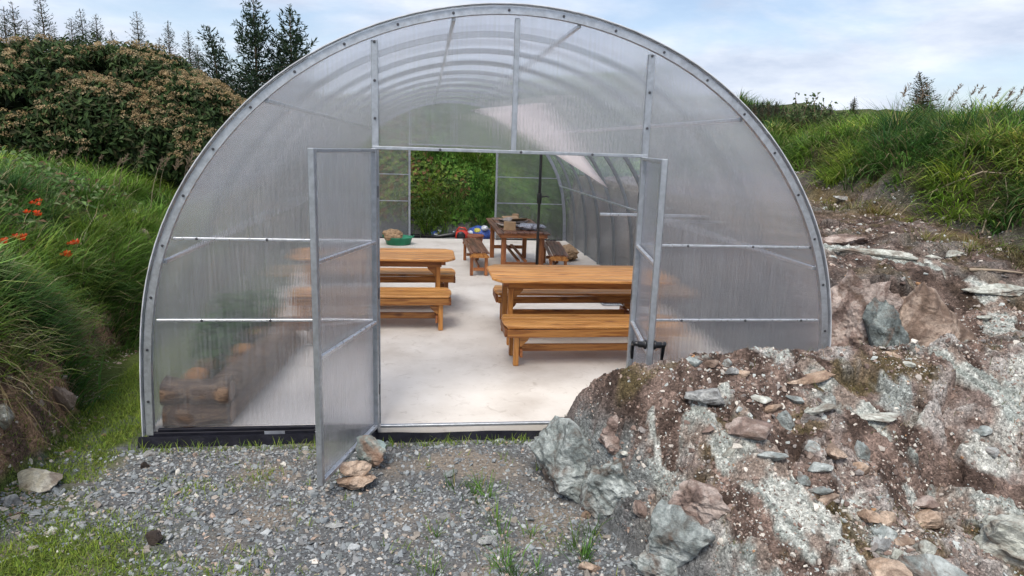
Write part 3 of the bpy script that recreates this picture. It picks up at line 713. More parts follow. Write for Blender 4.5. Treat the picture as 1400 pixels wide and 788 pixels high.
brown_bench((.24, 6.55, 0), R(91), 1.6, .31, .39, 'dark brown slatted bench left of the far brown table')
brown_bench((1.56, 6.35, 0), R(84), 1.6, .31, .39, 'dark brown slatted bench right of the far brown table, against the tunnel side')
ft = empty('slatted_table', (.93, 6.68, 0), R(90), 'dark brown slatted table far inside, heaped with papers and packaging', 'table')
slat_set(ft, 'top_slat', 2.15, .82, .72, 8, .022)
for s in (-1, 1):
    bar('end_board', ft, (s*1.03, -.37, .665), (s*1.03, .37, .665), .03, .07, REDWOOD)
    bar('side_board', ft, (-1.0, s*.36, .665), (1.0, s*.36, .665), .03, .07, REDWOOD)
    for q in (-1, 1): bar('leg', ft, (s*.92, q*.3, 0), (s*.92, q*.3, .63), .075, .075, REDWOOD)
    bar('end_rail', ft, (s*.92, -.26, .2), (s*.92, .26, .2), .04, .06, REDWOOD)
for q in (-.055, .055): bar('stretcher', ft, (-.9, q, .245), (.9, q, .245), .05, .025, REDWOOD)

# things heaped on the far table
CARD = plain('cardboard', (.42, .28, .16), .8, 0, .2); PAPER = plain('printed_paper', (.36, .31, .27), .7, 0, .5, 20)
FILM = plain('crumpled_film', (.42, .43, .48), .25, 0, .6, 40, .02)
def carton(loc, rz, sx, sy, sz, label, name='cardboard_box', flap=False):
    t = empty(name, loc, rz, label, 'box')
    w_ = .005
    for s in (-1, 1):
        link('wall', boxmesh(sx, w_, sz, CARD, 0, 'wall'), t, (0, s*(sy/2-w_/2), sz/2))
        link('wall', boxmesh(w_, sy-2*w_-.002, sz, CARD, 0, 'wall'), t, (s*(sx/2-w_/2), 0, sz/2))
        o = link('flap', boxmesh(sx*.98, sy*.5, w_, CARD, 0, 'flap'), t, (0, s*(sy*.24 if not flap else sy*.62), sz+(.004 if not flap else .03)))
        if flap: o.rotation_euler = (R(28*s), 0, 0)
    link('base', boxmesh(sx-.012, sy-.012, w_, CARD, 0, 'base'), t, (0, 0, w_/2+.001))
    return t
carton((.74, 5.95, .72), R(-8), .19, .13, .12, 'small tan carton at the near end of the heap on the far table')
carton((.92, 6.75, .72), R(20), .3, .24, .06, 'flat open cardboard box at the back of the heap on the far table', 'cardboard_box', True)
bm = bmesh.new(); bmesh.ops.create_cube(bm, size=1)
for v in bm.verts: v.co = Vector((v.co.x*.11, v.co.y*.1, v.co.z*.14+.07))
bmesh.ops.bevel(bm, geom=bm.edges[:], offset=.008, segments=2, affect='EDGES')
tag(bmobj('tan_pot', bm, CARD, None, loc=(.98, 7.1, .72)), 'small tan carton standing upright at the far end of the table heap', 'box')
def crumple(name, loc, sx, sy, sz, mat, label, cat, seed=0, rz=0, n=18):
    """crumpled sheet or sack resting on something"""
    bm = bmesh.new(); bmesh.ops.create_icosphere(bm, subdivisions=4, radius=1)
    for v in bm.verts:
        p = v.co.copy(); d = 1+.28*mnoise.fractal(p*1.7+Vector((seed*3.1, seed, 0)), 1, 2, 4)+.1*abs(mnoise.noise(p*7+Vector((seed, 0, 0))))
        q = p*d; z = q.z*.5+.5
        v.co = Vector((q.x*sx/2, q.y*sy/2, max(0, z)*sz))
    o = bmobj(name, bm, mat, None, False, loc, (0, 0, rz)); tag(o, label, cat); return o
crumple('plastic_packaging', (1.08, 6.0, .718), .42, .34, .10, FILM, 'crumpled clear plastic packaging on the near right of the far table', 'packaging', 3)
for i, (x, y, rz, s) in enumerate(((.78, 6.35, 12, .3), (.9, 6.55, -25, .34), (.72, 6.6, 40, .26))):
    bm = bmesh.new(); bmesh.ops.create_grid(bm, x_segments=8, y_segments=8, size=.5)
    for v in bm.verts: v.co = Vector((v.co.x*s*1.3, v.co.y*s, .035+i*.028+.02*mnoise.noise(v.co*3+Vector((i*5, 0, 0)))+abs(v.co.x)**2*.08))
    r_ = bmesh.ops.extrude_face_region(bm, geom=bm.faces[:])
    for v in r_['geom']:
        if isinstance(v, bmesh.types.BMVert): v.co.z -= .012
    bmesh.ops.recalc_face_normals(bm, faces=bm.faces[:])
    tag(bmobj('paper_stack', bm, PAPER if i != 1 else plain('dark_paper', (.09, .07, .06), .7), None, loc=(x, y, .72), rot=(0, 0, R(rz))),
        ['curled grey brown papers nearest the small tan carton on the far table', 'dark printed papers in the middle of the far table heap', 'curled grey brown papers at the left edge of the far table'][i], 'papers')

# parasol
CANVAS = plain('pale_pink_canvas', (.84, .80, .80), .85, 0, .04, 3, 0, 0)
def canvas_trans():
    t = CANVAS.node_tree; b = [n for n in t.nodes if n.type == 'BSDF_PRINCIPLED'][0]; o = [n for n in t.nodes if n.type == 'OUTPUT_MATERIAL'][0]
    tl = N(t, 'ShaderNodeBsdfTranslucent'); tl.inputs[0].default_value = (.94, .89, .89, 1); mx = N(t, 'ShaderNodeMixShader', i_0=.6)
    L(t, b.outputs[0], mx.inputs[1]); L(t, tl.outputs[0], mx.inputs[2]); L(t, mx.outputs[0], o.inputs[0])
canvas_trans()
px_, py_ = 1.08, 5.25
um = empty('parasol', (px_, py_, 0), 0, 'tilted pale pink parasol on a black pole beside the far brown table', 'parasol')
bm = bmesh.new(); lathe(bm, [(.021, .28), (.021, 2.62)], 14); bmobj('pole', bm, BLACK, um, True)
bm = bmesh.new(); lathe(bm, [(.016, .045), (.016, .3)], 12); bmobj('sleeve', bm, plain('grey_tube', (.3, .3, .3), .4, .5), um, True)
bm = bmesh.new(); lathe(bm, [(.2, .0), (.21, .02), (.2, .04), (.05, .055), (.04, .08), (.025, .1)], 24); bmobj('base', bm, BLACK, um, False)
bm = bmesh.new(); lathe(bm, [(.03, 1.2), (.036, 1.22), (.036, 1.33), (.028, 1.36)], 12)
tube(bm, [(.03, 0, 1.30), (.08, 0, 1.305), (.1, 0, 1.315), (.14, 0, 1.30)], [.009, .008, .012, .01], 8); bmobj('crank', bm, BLACK, um, True)
apex = Vector((0.02, .1, 2.66)); cs = [Vector((1.9-px_, 4.45-py_, 1.50)), Vector((.10-px_, 4.62-py_, 2.50)), Vector((.12-px_, 6.3-py_, 2.55)), Vector((1.76-px_, 6.15-py_, 2.08))]
V = []; F = []; K = 8
for k in range(4):
    a, b = cs[k], cs[(k+1) % 4]; base = len(V)
    for i in range(K+1):
        for j in range(K+1):
            s = i/K; u = j/K; e_ = a.lerp(b, u); e_ = e_+(apex-e_)*.03*math.sin(math.pi*u)
            p = apex.lerp(e_, s); p.z -= .05*math.sin(math.pi*s)*math.sin(math.pi*u); V.append(p)
    for i in range(K):
        for j in range(K):
            o_ = base+i*(K+1)+j; F.append((o_, o_+1, o_+K+2, o_+K+1))
me = npmesh('canopy', [tuple(v) for v in V], F, CANVAS, smooth=True)
cn = link('canopy', me, um); md = cn.modifiers.new('thickness', 'SOLIDIFY'); md.thickness = .003
for c_ in cs:
    bm = bmesh.new(); tube(bm, [apex-Vector((0, 0, .02)), apex.lerp(c_, .5)-Vector((0, 0, .018)), c_-Vector((0, 0, .008))], .007, 6); bmobj('rib', bm, BLACK, um)

# log edged raised bed ----------------------------------------------------
LOGB = rockmat('log_bark', (.08, .045, .03), (.19, .115, .075), (.32, .21, .14), 7, .03, (.5, 3, 3))
LOGE = plain('sawn_log_end', (.20, .125, .08), .8, 0, .3, 14)
def log(a, b, r, label, group):
    a = Vector(a); b = Vector(b); t = empty('log', a, 0, label, 'log', group); d = b-a
    bm = bmesh.new(); n = 9
    pts = [d*(i/(n-1))+Vector((random.uniform(-.006, .006), random.uniform(-.006, .006), random.uniform(-.006, .006))) for i in range(n)]
    tube(bm, pts, [r*random.uniform(.92, 1.3) for _ in pts], 14)
    for v in bm.verts: v.co += (v.co-d*.5).normalized()*.008*mnoise.noise(v.co*14+a)
    bmobj('bark', bm, LOGB, t, True)
    q = d.normalized().to_track_quat('Z', 'Y').to_matrix().to_4x4()
    for s, p in ((-1, 0), (1, 1)):
        bm = bmesh.new(); lathe(bm, [(r*.9, 0), (r*.88, .004)], 14, Matrix.Translation(d*p+d.normalized()*(.0015 if p else -.0055)) @ q); bmobj('cut_end', bm, LOGE, t)
    return t
GRP = 'logs edging the raised bed'
for z, k in ((.085, 'lower'), (.25, 'upper')):
    log((-2.42, .115, z), (-1.97, .115, z), .085, f'{k} short log at the front end of the raised bed, behind the left panel', GRP)
    log((-2.03, .215, z), (-1.88, 1.95, z), .085, f'{k} long log along the aisle side of the raised bed', GRP)
    log((-1.76, 2.06, z), (-1.25, 2.12, z), .085, f'{k} log turning towards the aisle in front of the left pine bench', GRP)
bs = npmesh('bed_soil', [(-2.4, .2, .22), (-2.06, .2, .24), (-1.95, 2.1, .24), (-2.35, 2.1, .22), (-2.4, .2, .0), (-2.06, .2, .0), (-1.95, 2.1, .0), (-2.35, 2.1, .0)],
            [(0, 1, 2, 3), (0, 4, 5, 1), (1, 5, 6, 2), (2, 6, 7, 3), (3, 7, 4, 0), (7, 6, 5, 4)], plain('bed_soil', (.06, .04, .03), .95, 0, .4, 20, .01))
tag(link('bed_soil', bs), 'dark soil filling the log edged raised bed', 'soil')
for i, (x, y, hh, lab) in enumerate(((-2.22, .55, .45, 'green plant nearest the front in the log edged bed'), (-2.24, 1.0, .6, 'taller green plant in the middle of the log edged bed'), (-2.2, 1.5, .5, 'green plant towards the back of the log edged bed'), (-2.1, 1.9, .4, 'low green plant at the far corner of the log edged bed'))):
    t = empty('bedding_plant', (x, y, .22), 0, lab, 'plant'); m = 260
    d_ = rng.normal(0, 1, (m, 3)); d_ /= np.linalg.norm(d_, axis=1)[:, None]; q_ = d_*np.array([.16, .2, hh*.5])*rng.uniform(.3, 1, (m, 1))+np.array([0, 0, hh*.5])
    n_ = d_+np.array([0, 0, .6]); ff = rng.normal(0, 1, (m, 3)); ff[:, 2] = np.abs(ff[:, 2])
    nn_ = n_/np.linalg.norm(n_, axis=1)[:, None]; dd_ = ff-nn_*(ff*nn_).sum(1)[:, None]; dd_ /= np.linalg.norm(dd_, axis=1)[:, None]; ss_ = np.cross(nn_, dd_)
    V_ = np.stack([q_, q_+dd_*.05+ss_*.028, q_+dd_*.1, q_+dd_*.05-ss_*.028], 1).reshape(-1, 3); F_ = (np.arange(m)[:, None, None]*4+np.array([(0, 1, 2), (0, 2, 3)])[None]).reshape(-1, 3)
    link('foliage', npmesh('foliage', V_, F_, LEAF, np.repeat(np.array([(.06, .13, .05), (.09, .18, .06), (.05, .10, .04)])[rng.integers(0, 3, m)], 4, 0)), t)
    bm = bmesh.new()
    for a_ in range(4): tube(bm, [(0, 0, -.03), (.03*math.cos(a_*1.6), .03*math.sin(a_*1.6), hh*.4), (.1*math.cos(a_*1.6), .12*math.sin(a_*1.6), hh*.8)], [.007, .005, .003], 5)
    bmobj('stems', bm, plain('plant_stem', (.07, .10, .04), .7), t)
for x, y, lab in ((-2.27, .33, 'round orange gourd at the front end of the log edged bed'), (-2.1, .95, 'second orange gourd halfway along the log edged bed')):
    t = empty('gourd', (x, y, .235), 0, lab, 'gourd'); bm = bmesh.new(); bmesh.ops.create_uvsphere(bm, u_segments=24, v_segments=12, radius=1)
    for v in bm.verts:
        a_ = math.atan2(v.co.y, v.co.x); k_ = 1-.07*abs(math.sin(a_*5)); v.co = Vector((v.co.x*.085*k_, v.co.y*.085*k_, v.co.z*.062+.055))
    bmobj('fruit', bm, plain('orange_rind', (.50, .22, .06), .6, 0, .2), t, True)
    bm = bmesh.new(); tube(bm, [(0, 0, .105), (.005, 0, .125), (.015, 0, .14)], [.009, .006, .005], 6); bmobj('stalk', bm, plain('dry_stalk', (.2, .17, .08), .8), t)
# metal stand behind the right panel
st = empty('metal_stand', (1.98, 1.5, 0), 0, 'grey metal post with a top bar standing behind the right front panel', 'stand')
bm = bmesh.new(); lathe(bm, [(.013, .0), (.013, 1.42)], 10); bmobj('post', bm, STEEL, st, True)
bm = bmesh.new(); lathe(bm, [(.02, .0), (.02, .5)], 10); bmobj('sleeve', bm, BOLT, st, True)
bar('top_bar', st, (-.95, 0, 1.43), (.03, 0, 1.43), .03, .025, STEEL_L)
bar('clamp', st, (-.03, -.03, 1.40), (.05, -.03, 1.40), .03, .05, BLACK)
# grate on floor below right-hand table
GR = plain('dark_grate', (.05, .05, .055), .4, .5)
gt = empty('floor_grate', (1.95, 4.05, 0), 0, 'flat dark metal grate lying on the concrete behind the right pine table', 'grate')
bar('frame', gt, (-.2, -.26, .012), (.2, -.26, .012), .02, .02, STEEL); bar('frame', gt, (-.2, .26, .012), (.2, .26, .012), .02, .02, STEEL)
bar('frame', gt, (-.2, -.25, .012), (-.2, .25, .012), .02, .02, STEEL); bar('frame', gt, (.2, -.25, .012), (.2, .25, .012), .02, .02, STEEL)
for k in range(12): bar('slat', gt, (-.18+.033*k, -.24, .012), (-.18+.033*k, .24, .012), .012, .012, GR, 0)

# ---------------------------------------------------------------- clutter at the far end
GREENP = plain('green_plastic', (.02, .22, .12), .4, 0, .1)
BLUEP = plain('blue_plastic_film', (.05, .10, .36), .3, 0, .5, 30, .01)
WHITEP = plain('white_plastic_film', (.6, .63, .68), .3, 0, .3, 16, .01)
REDP = plain('red_plastic', (.50, .04, .025), .35, 0, .15)
JUTE = plain('jute', (.33, .22, .13), .9, 0, .4, 40, .01)
tub = empty('green_tub', (-1.13, 9.15, -.006), 0, 'shallow green plastic tub holding a brown sack at the far left of the tunnel floor', 'tub')
bm = bmesh.new()
lathe(bm, [(.24, 0), (.28, .14), (.292, .14), (.292, .155), (.273, .155), (.23, .012)], 28); bmobj('shell', bm, GREENP, tub, True)
for s in (-1, 1):
    bm = bmesh.new(); tube(bm, [(s*.285, -.06, .14), (s*.31, -.05, .18), (s*.31, .05, .18), (s*.285, .06, .14)], .01, 6); bmobj('handle', bm, GREENP, tub, True)
crumple('jute_sack', (-1.24, 9.08, .06), .40, .34, .24, JUTE, 'rumpled brown jute sack lying in the green tub', 'sack', 1)
crumple('jute_sack', (2.02, 7.45, -.004), .36, .5, .26, JUTE, 'brown jute sack slumped at the far end of the right slatted bench', 'sack', 5)
bk = empty('brown_pot', (.37, 8.2, -.006), 0, 'reddish brown plant pot standing left of the far brown table', 'pot')
bm = bmesh.new(); lathe(bm, [(.10, 0), (.145, .3), (.16, .3), (.16, .34), (.14, .34), (.095, .02)], 20)
bmobj('shell', bm, plain('terracotta', (.26, .09, .05), .7), bk, True)
bm = bmesh.new(); lathe(bm, [(.135, .28), (.135, .31)], 20); bmobj('soil', bm, plain('potting_soil', (.04, .03, .02), .9), bk)
# leaf blower on the gravel beyond the far doorway
g = G0+.01
lb = empty('leaf_blower', (.22, 10.27, g), R(176), 'red and black garden leaf blower lying outside the far doorway', 'leaf blower')
bm = bmesh.new(); bmesh.ops.create_icosphere(bm, subdivisions=3, radius=1)
for v in bm.verts: v.co = Vector((v.co.x*.17, v.co.y*.11, v.co.z*.13+.13))
bmobj('housing', bm, REDP, lb, True)
bm = bmesh.new(); lathe(bm, [(.085, 0), (.095, .02), (.095, .06), (.05, .08)], 18, Matrix.Translation((.02, .1, .14)) @ Matrix.Rotation(R(-90), 4, 'X')); bmobj('fan_cover', bm, BLACK, lb, True)
bm = bmesh.new(); tube(bm, [(.1, 0, .15), (.25, 0, .14), (.5, .01, .10), (.78, .02, .06)], [.06, .052, .042, .034], 14); bmobj('blower_tube', bm, BLACK, lb, True)
bm = bmesh.new(); tube(bm, [(-.12, 0, .22), (-.06, 0, .3), (.06, 0, .31), (.12, 0, .23)], .018, 8); bmobj('handle', bm, REDP, lb, True)
bm = bmesh.new(); bmesh.ops.create_cube(bm, size=.12)
for v in bm.verts: v.co += Vector((-.17, -.01, .12))
bmesh.ops.bevel(bm, geom=bm.edges[:], offset=.02, segments=2, affect='EDGES'); bmobj('engine', bm, BLACK, lb, True)
def compost(name, loc, rz, label, seed, s=1):
    t = empty(name, loc, rz, label, 'bag')
    bm = bmesh.new(); bmesh.ops.create_icosphere(bm, subdivisions=4, radius=1)
    for v in bm.verts:
        p = v.co; f = abs(p.x)**.5
        v.co = Vector((p.x*.27*s, p.y*.2*s*(1-.25*f), max(-.02, (p.z*.5+.42))*.34*s*(1+.12*mnoise.noise(p*4+Vector((seed, 0, 0))))))
    bmobj('bag', bm, BLUEP, t, True)
    for i in range(3):
        bm = bmesh.new(); bmesh.ops.create_icosphere(bm, subdivisions=3, radius=1)
        c = Vector((-.16*s+.15*i*s, -.1*s, .17*s+.06*i*s))
        for v in bm.verts: v.co = Vector((v.co.x*.075*s, v.co.y*.09*s, v.co.z*.055*s))*(1+.3*mnoise.noise(v.co*3+Vector((i, seed, 0))))+c
        bmobj('printed_patch', bm, WHITEP if i != 1 else plain('yellow_print', (.6, .55, .08), .4), t, True)
compost('compost_bag', (.62, 10.42, g), R(-20), 'blue and white plastic compost bag right of the leaf blower', 2, 1.05)
compost('compost_bag', (-.02, 10.85, g), R(15), 'small blue and white bag half hidden behind the leaf blower tube', 4, .45)
compost('compost_bag', (-.36, 10.75, g), R(60), 'dark blue plastic bag among the potted plants by the far doorway', 6, .55)
compost('compost_bag', (.98, 10.9, g+.12), R(80), 'bright blue bag upright beside the right edge of the far doorway', 8, .6)
crumple('paper_sack', (.92, 10.45, g-.01), .4, .3, .28, JUTE, 'open brown paper sack next to the blue and white compost bag', 'sack', 9)
for i, x in enumerate((-.82, -.56, -.3)):
    t = empty('planting_tray', (x, 10.42+.06*i, g), 0, ['black planting tray furthest left outside the far doorway', 'black planting tray in the middle of the row by the far doorway', 'black planting tray under the nozzle of the leaf blower'][i], 'tray')
    for s in (-1, 1):
        link('long_side', boxmesh(.24, .012, .11, BLACK, .002), t, (0, s*.13, .055)); link('end_side', boxmesh(.012, .246, .11, BLACK, .002), t, (s*.114, 0, .056))
    link('base', boxmesh(.21, .24, .01, BLACK, .0), t, (0, 0, .01)); link('soil', boxmesh(.214, .246, .02, plain('tray_soil', (.05, .035, .025), .95), .0), t, (0, 0, .08))

# ---------------------------------------------------------------- vegetation makers
def blades(roots, length, width, az, lean, bend, cols, segs=3):
    """curved tapering blades: arrays of n; returns V, F, C"""
    n = len(roots); T = np.linspace(0, 1, segs+1); out = []; d = np.stack([np.cos(az), np.sin(az), np.zeros(n)], 1)
    s = np.stack([-np.sin(az), np.cos(az), np.zeros(n)], 1)
    tw = rng.uniform(-.8, .8, n)[:, None]; s = s*np.cos(tw)+d*np.sin(tw)
    for t in T:
        ang = lean+bend*t
        hor = (lean*t+bend*t*t*.9); r_ = length*t
        c = roots+d*(length*np.sin(np.clip(lean+bend*t*.6, 0, 1.9))*t)[:, None]+np.array([0, 0, 1.])*(length*t*np.cos(np.clip(lean+bend*t*.6, 0, 2.2)))[:, None]
        if t < 1:
            w = (width*(1-t**1.6)*.5+.0004)[:, None]; out += [c-s*w, c+s*w]
        else: out += [c]
    k = 2*segs+1; V = np.stack(out, 1).reshape(-1, 3); f = []
    for i in range(segs-1): f += [(2*i, 2*i+1, 2*i+3), (2*i, 2*i+3, 2*i+2)]
    f += [(2*segs-2, 2*segs-1, 2*segs)]
    F = (np.arange(n)[:, None, None]*k+np.array(f)[None]).reshape(-1, 3)
    return V, F, np.repeat(cols, k, 0)
def leaves(pos, nrm, dirs, length, width, cols, fold=.25):
    n = len(pos); nrm = nrm/np.linalg.norm(nrm, axis=1)[:, None]
    d = dirs-nrm*(dirs*nrm).sum(1)[:, None]; d /= np.linalg.norm(d, axis=1)[:, None]+1e-9; s = np.cross(nrm, d)
    L_ = length[:, None]; w = width[:, None]
    a = pos; b = pos+d*L_*.45+s*w*.5+nrm*w*fold; c = pos+d*L_-nrm*L_*.12; e_ = pos+d*L_*.45-s*w*.5+nrm*w*fold
    V = np.stack([a, b, c, e_], 1).reshape(-1, 3)
    F = (np.arange(n)[:, None, None]*4+np.array([(0, 1, 2), (0, 2, 3)])[None]).reshape(-1, 3)
    return V, F, np.repeat(cols, 4, 0)
def merge(*sets):
    V = []; F = []; C_ = []; o = 0
    for v, f, c in sets: V.append(v); F.append(f+o); C_.append(c); o += len(v)
    return np.concatenate(V), np.concatenate(F), np.concatenate(C_)
def pick(cols, n, var=.2):
    cols = np.array(cols); k = rng.integers(0, len(cols), n)
    return np.clip(cols[k]*(1+rng.uniform(-var, var, (n, 1))), 0, 1)
G_FRESH = [(.13, .25, .04), (.10, .20, .035), (.17, .27, .05), (.08, .16, .035)]
G_DEEP = [(.08, .165, .04), (.11, .20, .05), (.06, .135, .04), (.15, .22, .055)]
G_DRY = [(.30, .25, .13), (.22, .17, .09), (.36, .32, .2)]
def tussocks(n_cl, region, per, ln, wd, cols, dry=.06, spread=.12, mask=None, lean=(.05, .7), bend=(.5, 1.6)):
    cx = rng.uniform(region[0], region[1], n_cl); cy = rng.uniform(region[2], region[3], n_cl)
    if mask is not None:
        k = mask(cx, cy); cx, cy = cx[k], cy[k]
    n_cl = len(cx); r = np.repeat(np.arange(n_cl), per); n = len(r)
    rad = np.abs(rng.normal(0, spread, n)); az = rng.uniform(0, 2*np.pi, n)
    x = cx[r]+rad*np.cos(az); y = cy[r]+rad*np.sin(az); z = H(x, y)-.01
    s = rng.uniform(.6, 1.25, n_cl)[r]
    az2 = az+rng.normal(0, .5, n)
    # blades lean down the slope
    gxn = (H(x+.1, y)-H(x-.1, y))/.2; gyn = (H(x, y+.1)-H(x, y-.1))/.2; sl_ = np.hypot(gxn, gyn)
    dx = np.cos(az2)-gxn*.9; dy = np.sin(az2)-gyn*.9; az2 = np.arctan2(dy, dx)
    pt = fbm(cx*.9+60, cy*.9, 3)[:, None]; tint = np.where(pt > 0, 1+pt*np.array([1.2, .75, .2]), 1+pt*np.array([.9, .6, .2]))
    cl = (pick(cols, n_cl, .32)*tint)[r]*(1+rng.uniform(-.35, .35, (n, 1)))
    dk = rng.random(n) < dry; cl[dk] = pick(G_DRY, dk.sum())
    ln_ = s*rng.uniform(ln[0], ln[1], n)
    return blades(np.stack([x, y, z], 1), ln_, np.full(n, wd)*rng.uniform(.6, 1.3, n), az2, rng.uniform(lean[0], lean[1], n), rng.uniform(bend[0], bend[1], n), np.clip(cl, 0, 1))
def stuff(name, VFC, mat, label, cat):
    o = link(name, npmesh(name, VFC[0], VFC[1], mat, VFC[2])); tag(o, label, cat, kind='stuff'); return o

# left bank grass
m1 = lambda x, y: ((parts(x, y)[0] > .17-.13*sst(.2, .8, y)+.08*sst(.3, -.5, y)+.12*fbm(x*2, y*2, 2)))
T1 = tussocks(560, (-6.2, -3.0, -1.9, 3.4), 88, (.2, .46), .0125, G_DEEP+G_FRESH[:2], .10, .10, m1)
T2 = tussocks(300, (-8, -3.1, 3, 7.5), 90, (.15, .4), .012, G_FRESH+G_DEEP[:1], .07, .14, m1)
T2b = tussocks(180, (-4.3, -3.3, 1.0, 5.5), 100, (.15, .32), .009, G_FRESH, .05, .12, m1)
stuff('bank_grass', merge(T1, T2, T2b), LEAF, 'long green grass tumbling down the bank left of the greenhouse', 'grass')
# fine weeds and brambles hanging over the cut earth
TB = tussocks(40, (-4.4, -3.25, -1.6, .7), 38, (.34, .56), .023, [(.20, .34, .08), (.16, .29, .07), (.26, .36, .12)], .10, .07, lambda x, y: parts(x, y)[0] > .3, (.1, .7), (.8, 1.7))
TD = tussocks(34, (-4.0, -3.2, -1.6, 1.5), 40, (.2, .45), .006, G_DRY, 1.0, .09, lambda x, y: (parts(x, y)[0] > .14) & (parts(x, y)[0] < .6), (.6, 1.3), (.8, 2.0))
stuff('broad_bank_grass', merge(TB, TD), LEAF, 'broad arching green leaves and dead grass hanging over the cut earth', 'grass')
n = 11000; x = rng.uniform(-4.6, -3.1, n); y = rng.uniform(-1.6, 2.6, n); k = (parts(x, y)[0] > .16); x, y = x[k], y[k]
k = fbm(x*2.2+3, y*2.2, 3) > .02; x, y = x[k], y[k]; n = len(x)
P = np.stack([x, y, H(x, y)+rng.uniform(.01, .12, n)], 1)
WD = leaves(P, np.stack([rng.normal(.5, .5, n), rng.normal(-.5, .5, n), rng.uniform(.3, 1, n)], 1), rng.normal(0, 1, (n, 3)), rng.uniform(.02, .05, n), rng.uniform(.014, .035, n), pick([(.05, .10, .035), (.09, .15, .06), (.14, .19, .10), (.06, .07, .03)], n))
n = 5200; x = rng.uniform(-6, -3.3, n); y = rng.uniform(-1.6, 4.5, n); k = (parts(x, y)[0] > .4) & (fbm(x*1.4+30, y*1.4, 3) > .08); x, y = x[k], y[k]; n = len(x)
P = np.stack([x, y, H(x, y)+rng.uniform(.08, .30, n)], 1)
WE = leaves(P, np.stack([rng.normal(.2, .4, n), rng.normal(-.5, .4, n), rng.uniform(.5, 1.2, n)], 1), rng.normal(0, 1, (n, 3)), rng.uniform(.04, .10, n), rng.uniform(.025, .05, n), pick([(.10, .19, .06), (.15, .25, .08), (.19, .24, .12), (.09, .11, .05), (.16, .10, .06)], n))
n = 2200; x = rng.uniform(-3.9, -3.0, n); y = rng.uniform(-1.8, 1.6, n); k = parts(x, y)[0] > .1; x, y = x[k], y[k]; n = len(x)
RT = blades(np.stack([x, y, H(x, y)], 1), rng.uniform(.04, .16, n), np.full(n, .003), rng.normal(-.6, .8, n), rng.uniform(.6, 1.5, n), rng.uniform(.2, 1.6, n), pick([(.12, .08, .05), (.22, .16, .10), (.07, .045, .03)], n))
stuff('bank_weeds', merge(WD, WE, RT), LEAF, 'small leafy weeds and roots on the brown cut earth of the left bank', 'weeds')
# moss strip and weeds on the gravel
def short(n, reg, mask, ln=(.02, .07), cols=((.22, .31, .04), (.17, .27, .04), (.27, .33, .06), (.13, .20, .04)), wd=.004):
    x = rng.uniform(reg[0], reg[1], n); y = rng.uniform(reg[2], reg[3], n); k = mask(x, y); x, y = x[k], y[k]; n = len(x)
    return blades(np.stack([x, y, H(x, y)-.002], 1), rng.uniform(*ln, n), np.full(n, wd), rng.uniform(0, 6.28, n), rng.uniform(.05, .8, n), rng.uniform(.1, 1.2, n), pick(cols, n))
def mossm(x, y):
    a = sst(-2.52, -2.8, x)*(y > -.55) + sst(-.75, -1.25, y)*sst(-1.7, -2.35, x)
    return (rng.random(len(x)) < np.clip(a*1.15-.10+.8*fbm(x*2.3, y*2.3, 3), 0, 1)) & (parts(x, y)[0] < .12)
M1 = short(120000, (-3.3, -1.2, -2.4, 3.5), mossm, (.015, .055))
M2 = short(3500, (-2.6, .4, -2.0, -.1), lambda x, y: fbm(x*4+7, y*4, 3) > .28, (.02, .08))
M3 = short(1200, (-2.6, .3, -.16, -.09), lambda x, y: rng.random(len(x)) < .5, (.03, .1))
T0 = tussocks(26, (-.6, .75, -1.75, -.75), 26, (.05, .16), .006, G_FRESH, .05, .04, lambda x, y: x < parts(x, y)[5]+.05, (.05, .5), (.2, 1.2))
stuff('moss_and_short_grass', merge(M1, M2, M3, T0), LEAF, 'bright short grass and moss beside the gravel at the foot of the left bank', 'grass')
# right bank grass
mr_ = lambda x, y: (x > 5.5+.45*fbm(x*1.1, y*1.1, 3)) & (fbm(x*1.3+20, y*1.3, 3) > -.42)
T3 = tussocks(760, (5.3, 9.5, .5, 9.5), 85, (.16, .5), .017, G_FRESH+[(.24, .34, .06), (.10, .18, .04), (.30, .33, .10)], .09, .13, mr_, (.1, .9), (.7, 1.9))
T4 = tussocks(240, (5.2, 9.5, 8, 16), 70, (.2, .5), .02, G_DEEP+G_FRESH[:1], .12, .22, None)
T5 = tussocks(60, (4.6, 5.7, .3, 4.5), 70, (.06, .2), .008, [(.17, .18, .04), (.12, .14, .04), (.2, .14, .05)], .2, .14, lambda x, y: fbm(x*1.5+9, y*1.5, 2) > .0)
stuff('hillside_grass', merge(T3, T4, T5), LEAF, 'bright green tufted grass covering the right hand bank up to the skyline', 'grass')
# mossy tufts on the outcrop
T6 = short(9000, (.4, 4.8, -2.1, .1), lambda x, y: (fbm(x*2.2+70, y*2.2, 4) > .2) & (H(x, y) > .15), (.01, .04), ((.14, .13, .04), (.10, .12, .04), (.2, .15, .07)), .003)
T7 = short(700, (.1, 4.8, -2.0, .0), lambda x, y: H(x, y) > .0, (.03, .09), ((.3, .22, .14), (.12, .16, .05), (.2, .14, .1)), .0025)
stuff('outcrop_moss', merge(T6, T7), LEAF, 'thin brown green moss and wisps on the rock outcrop', 'moss')
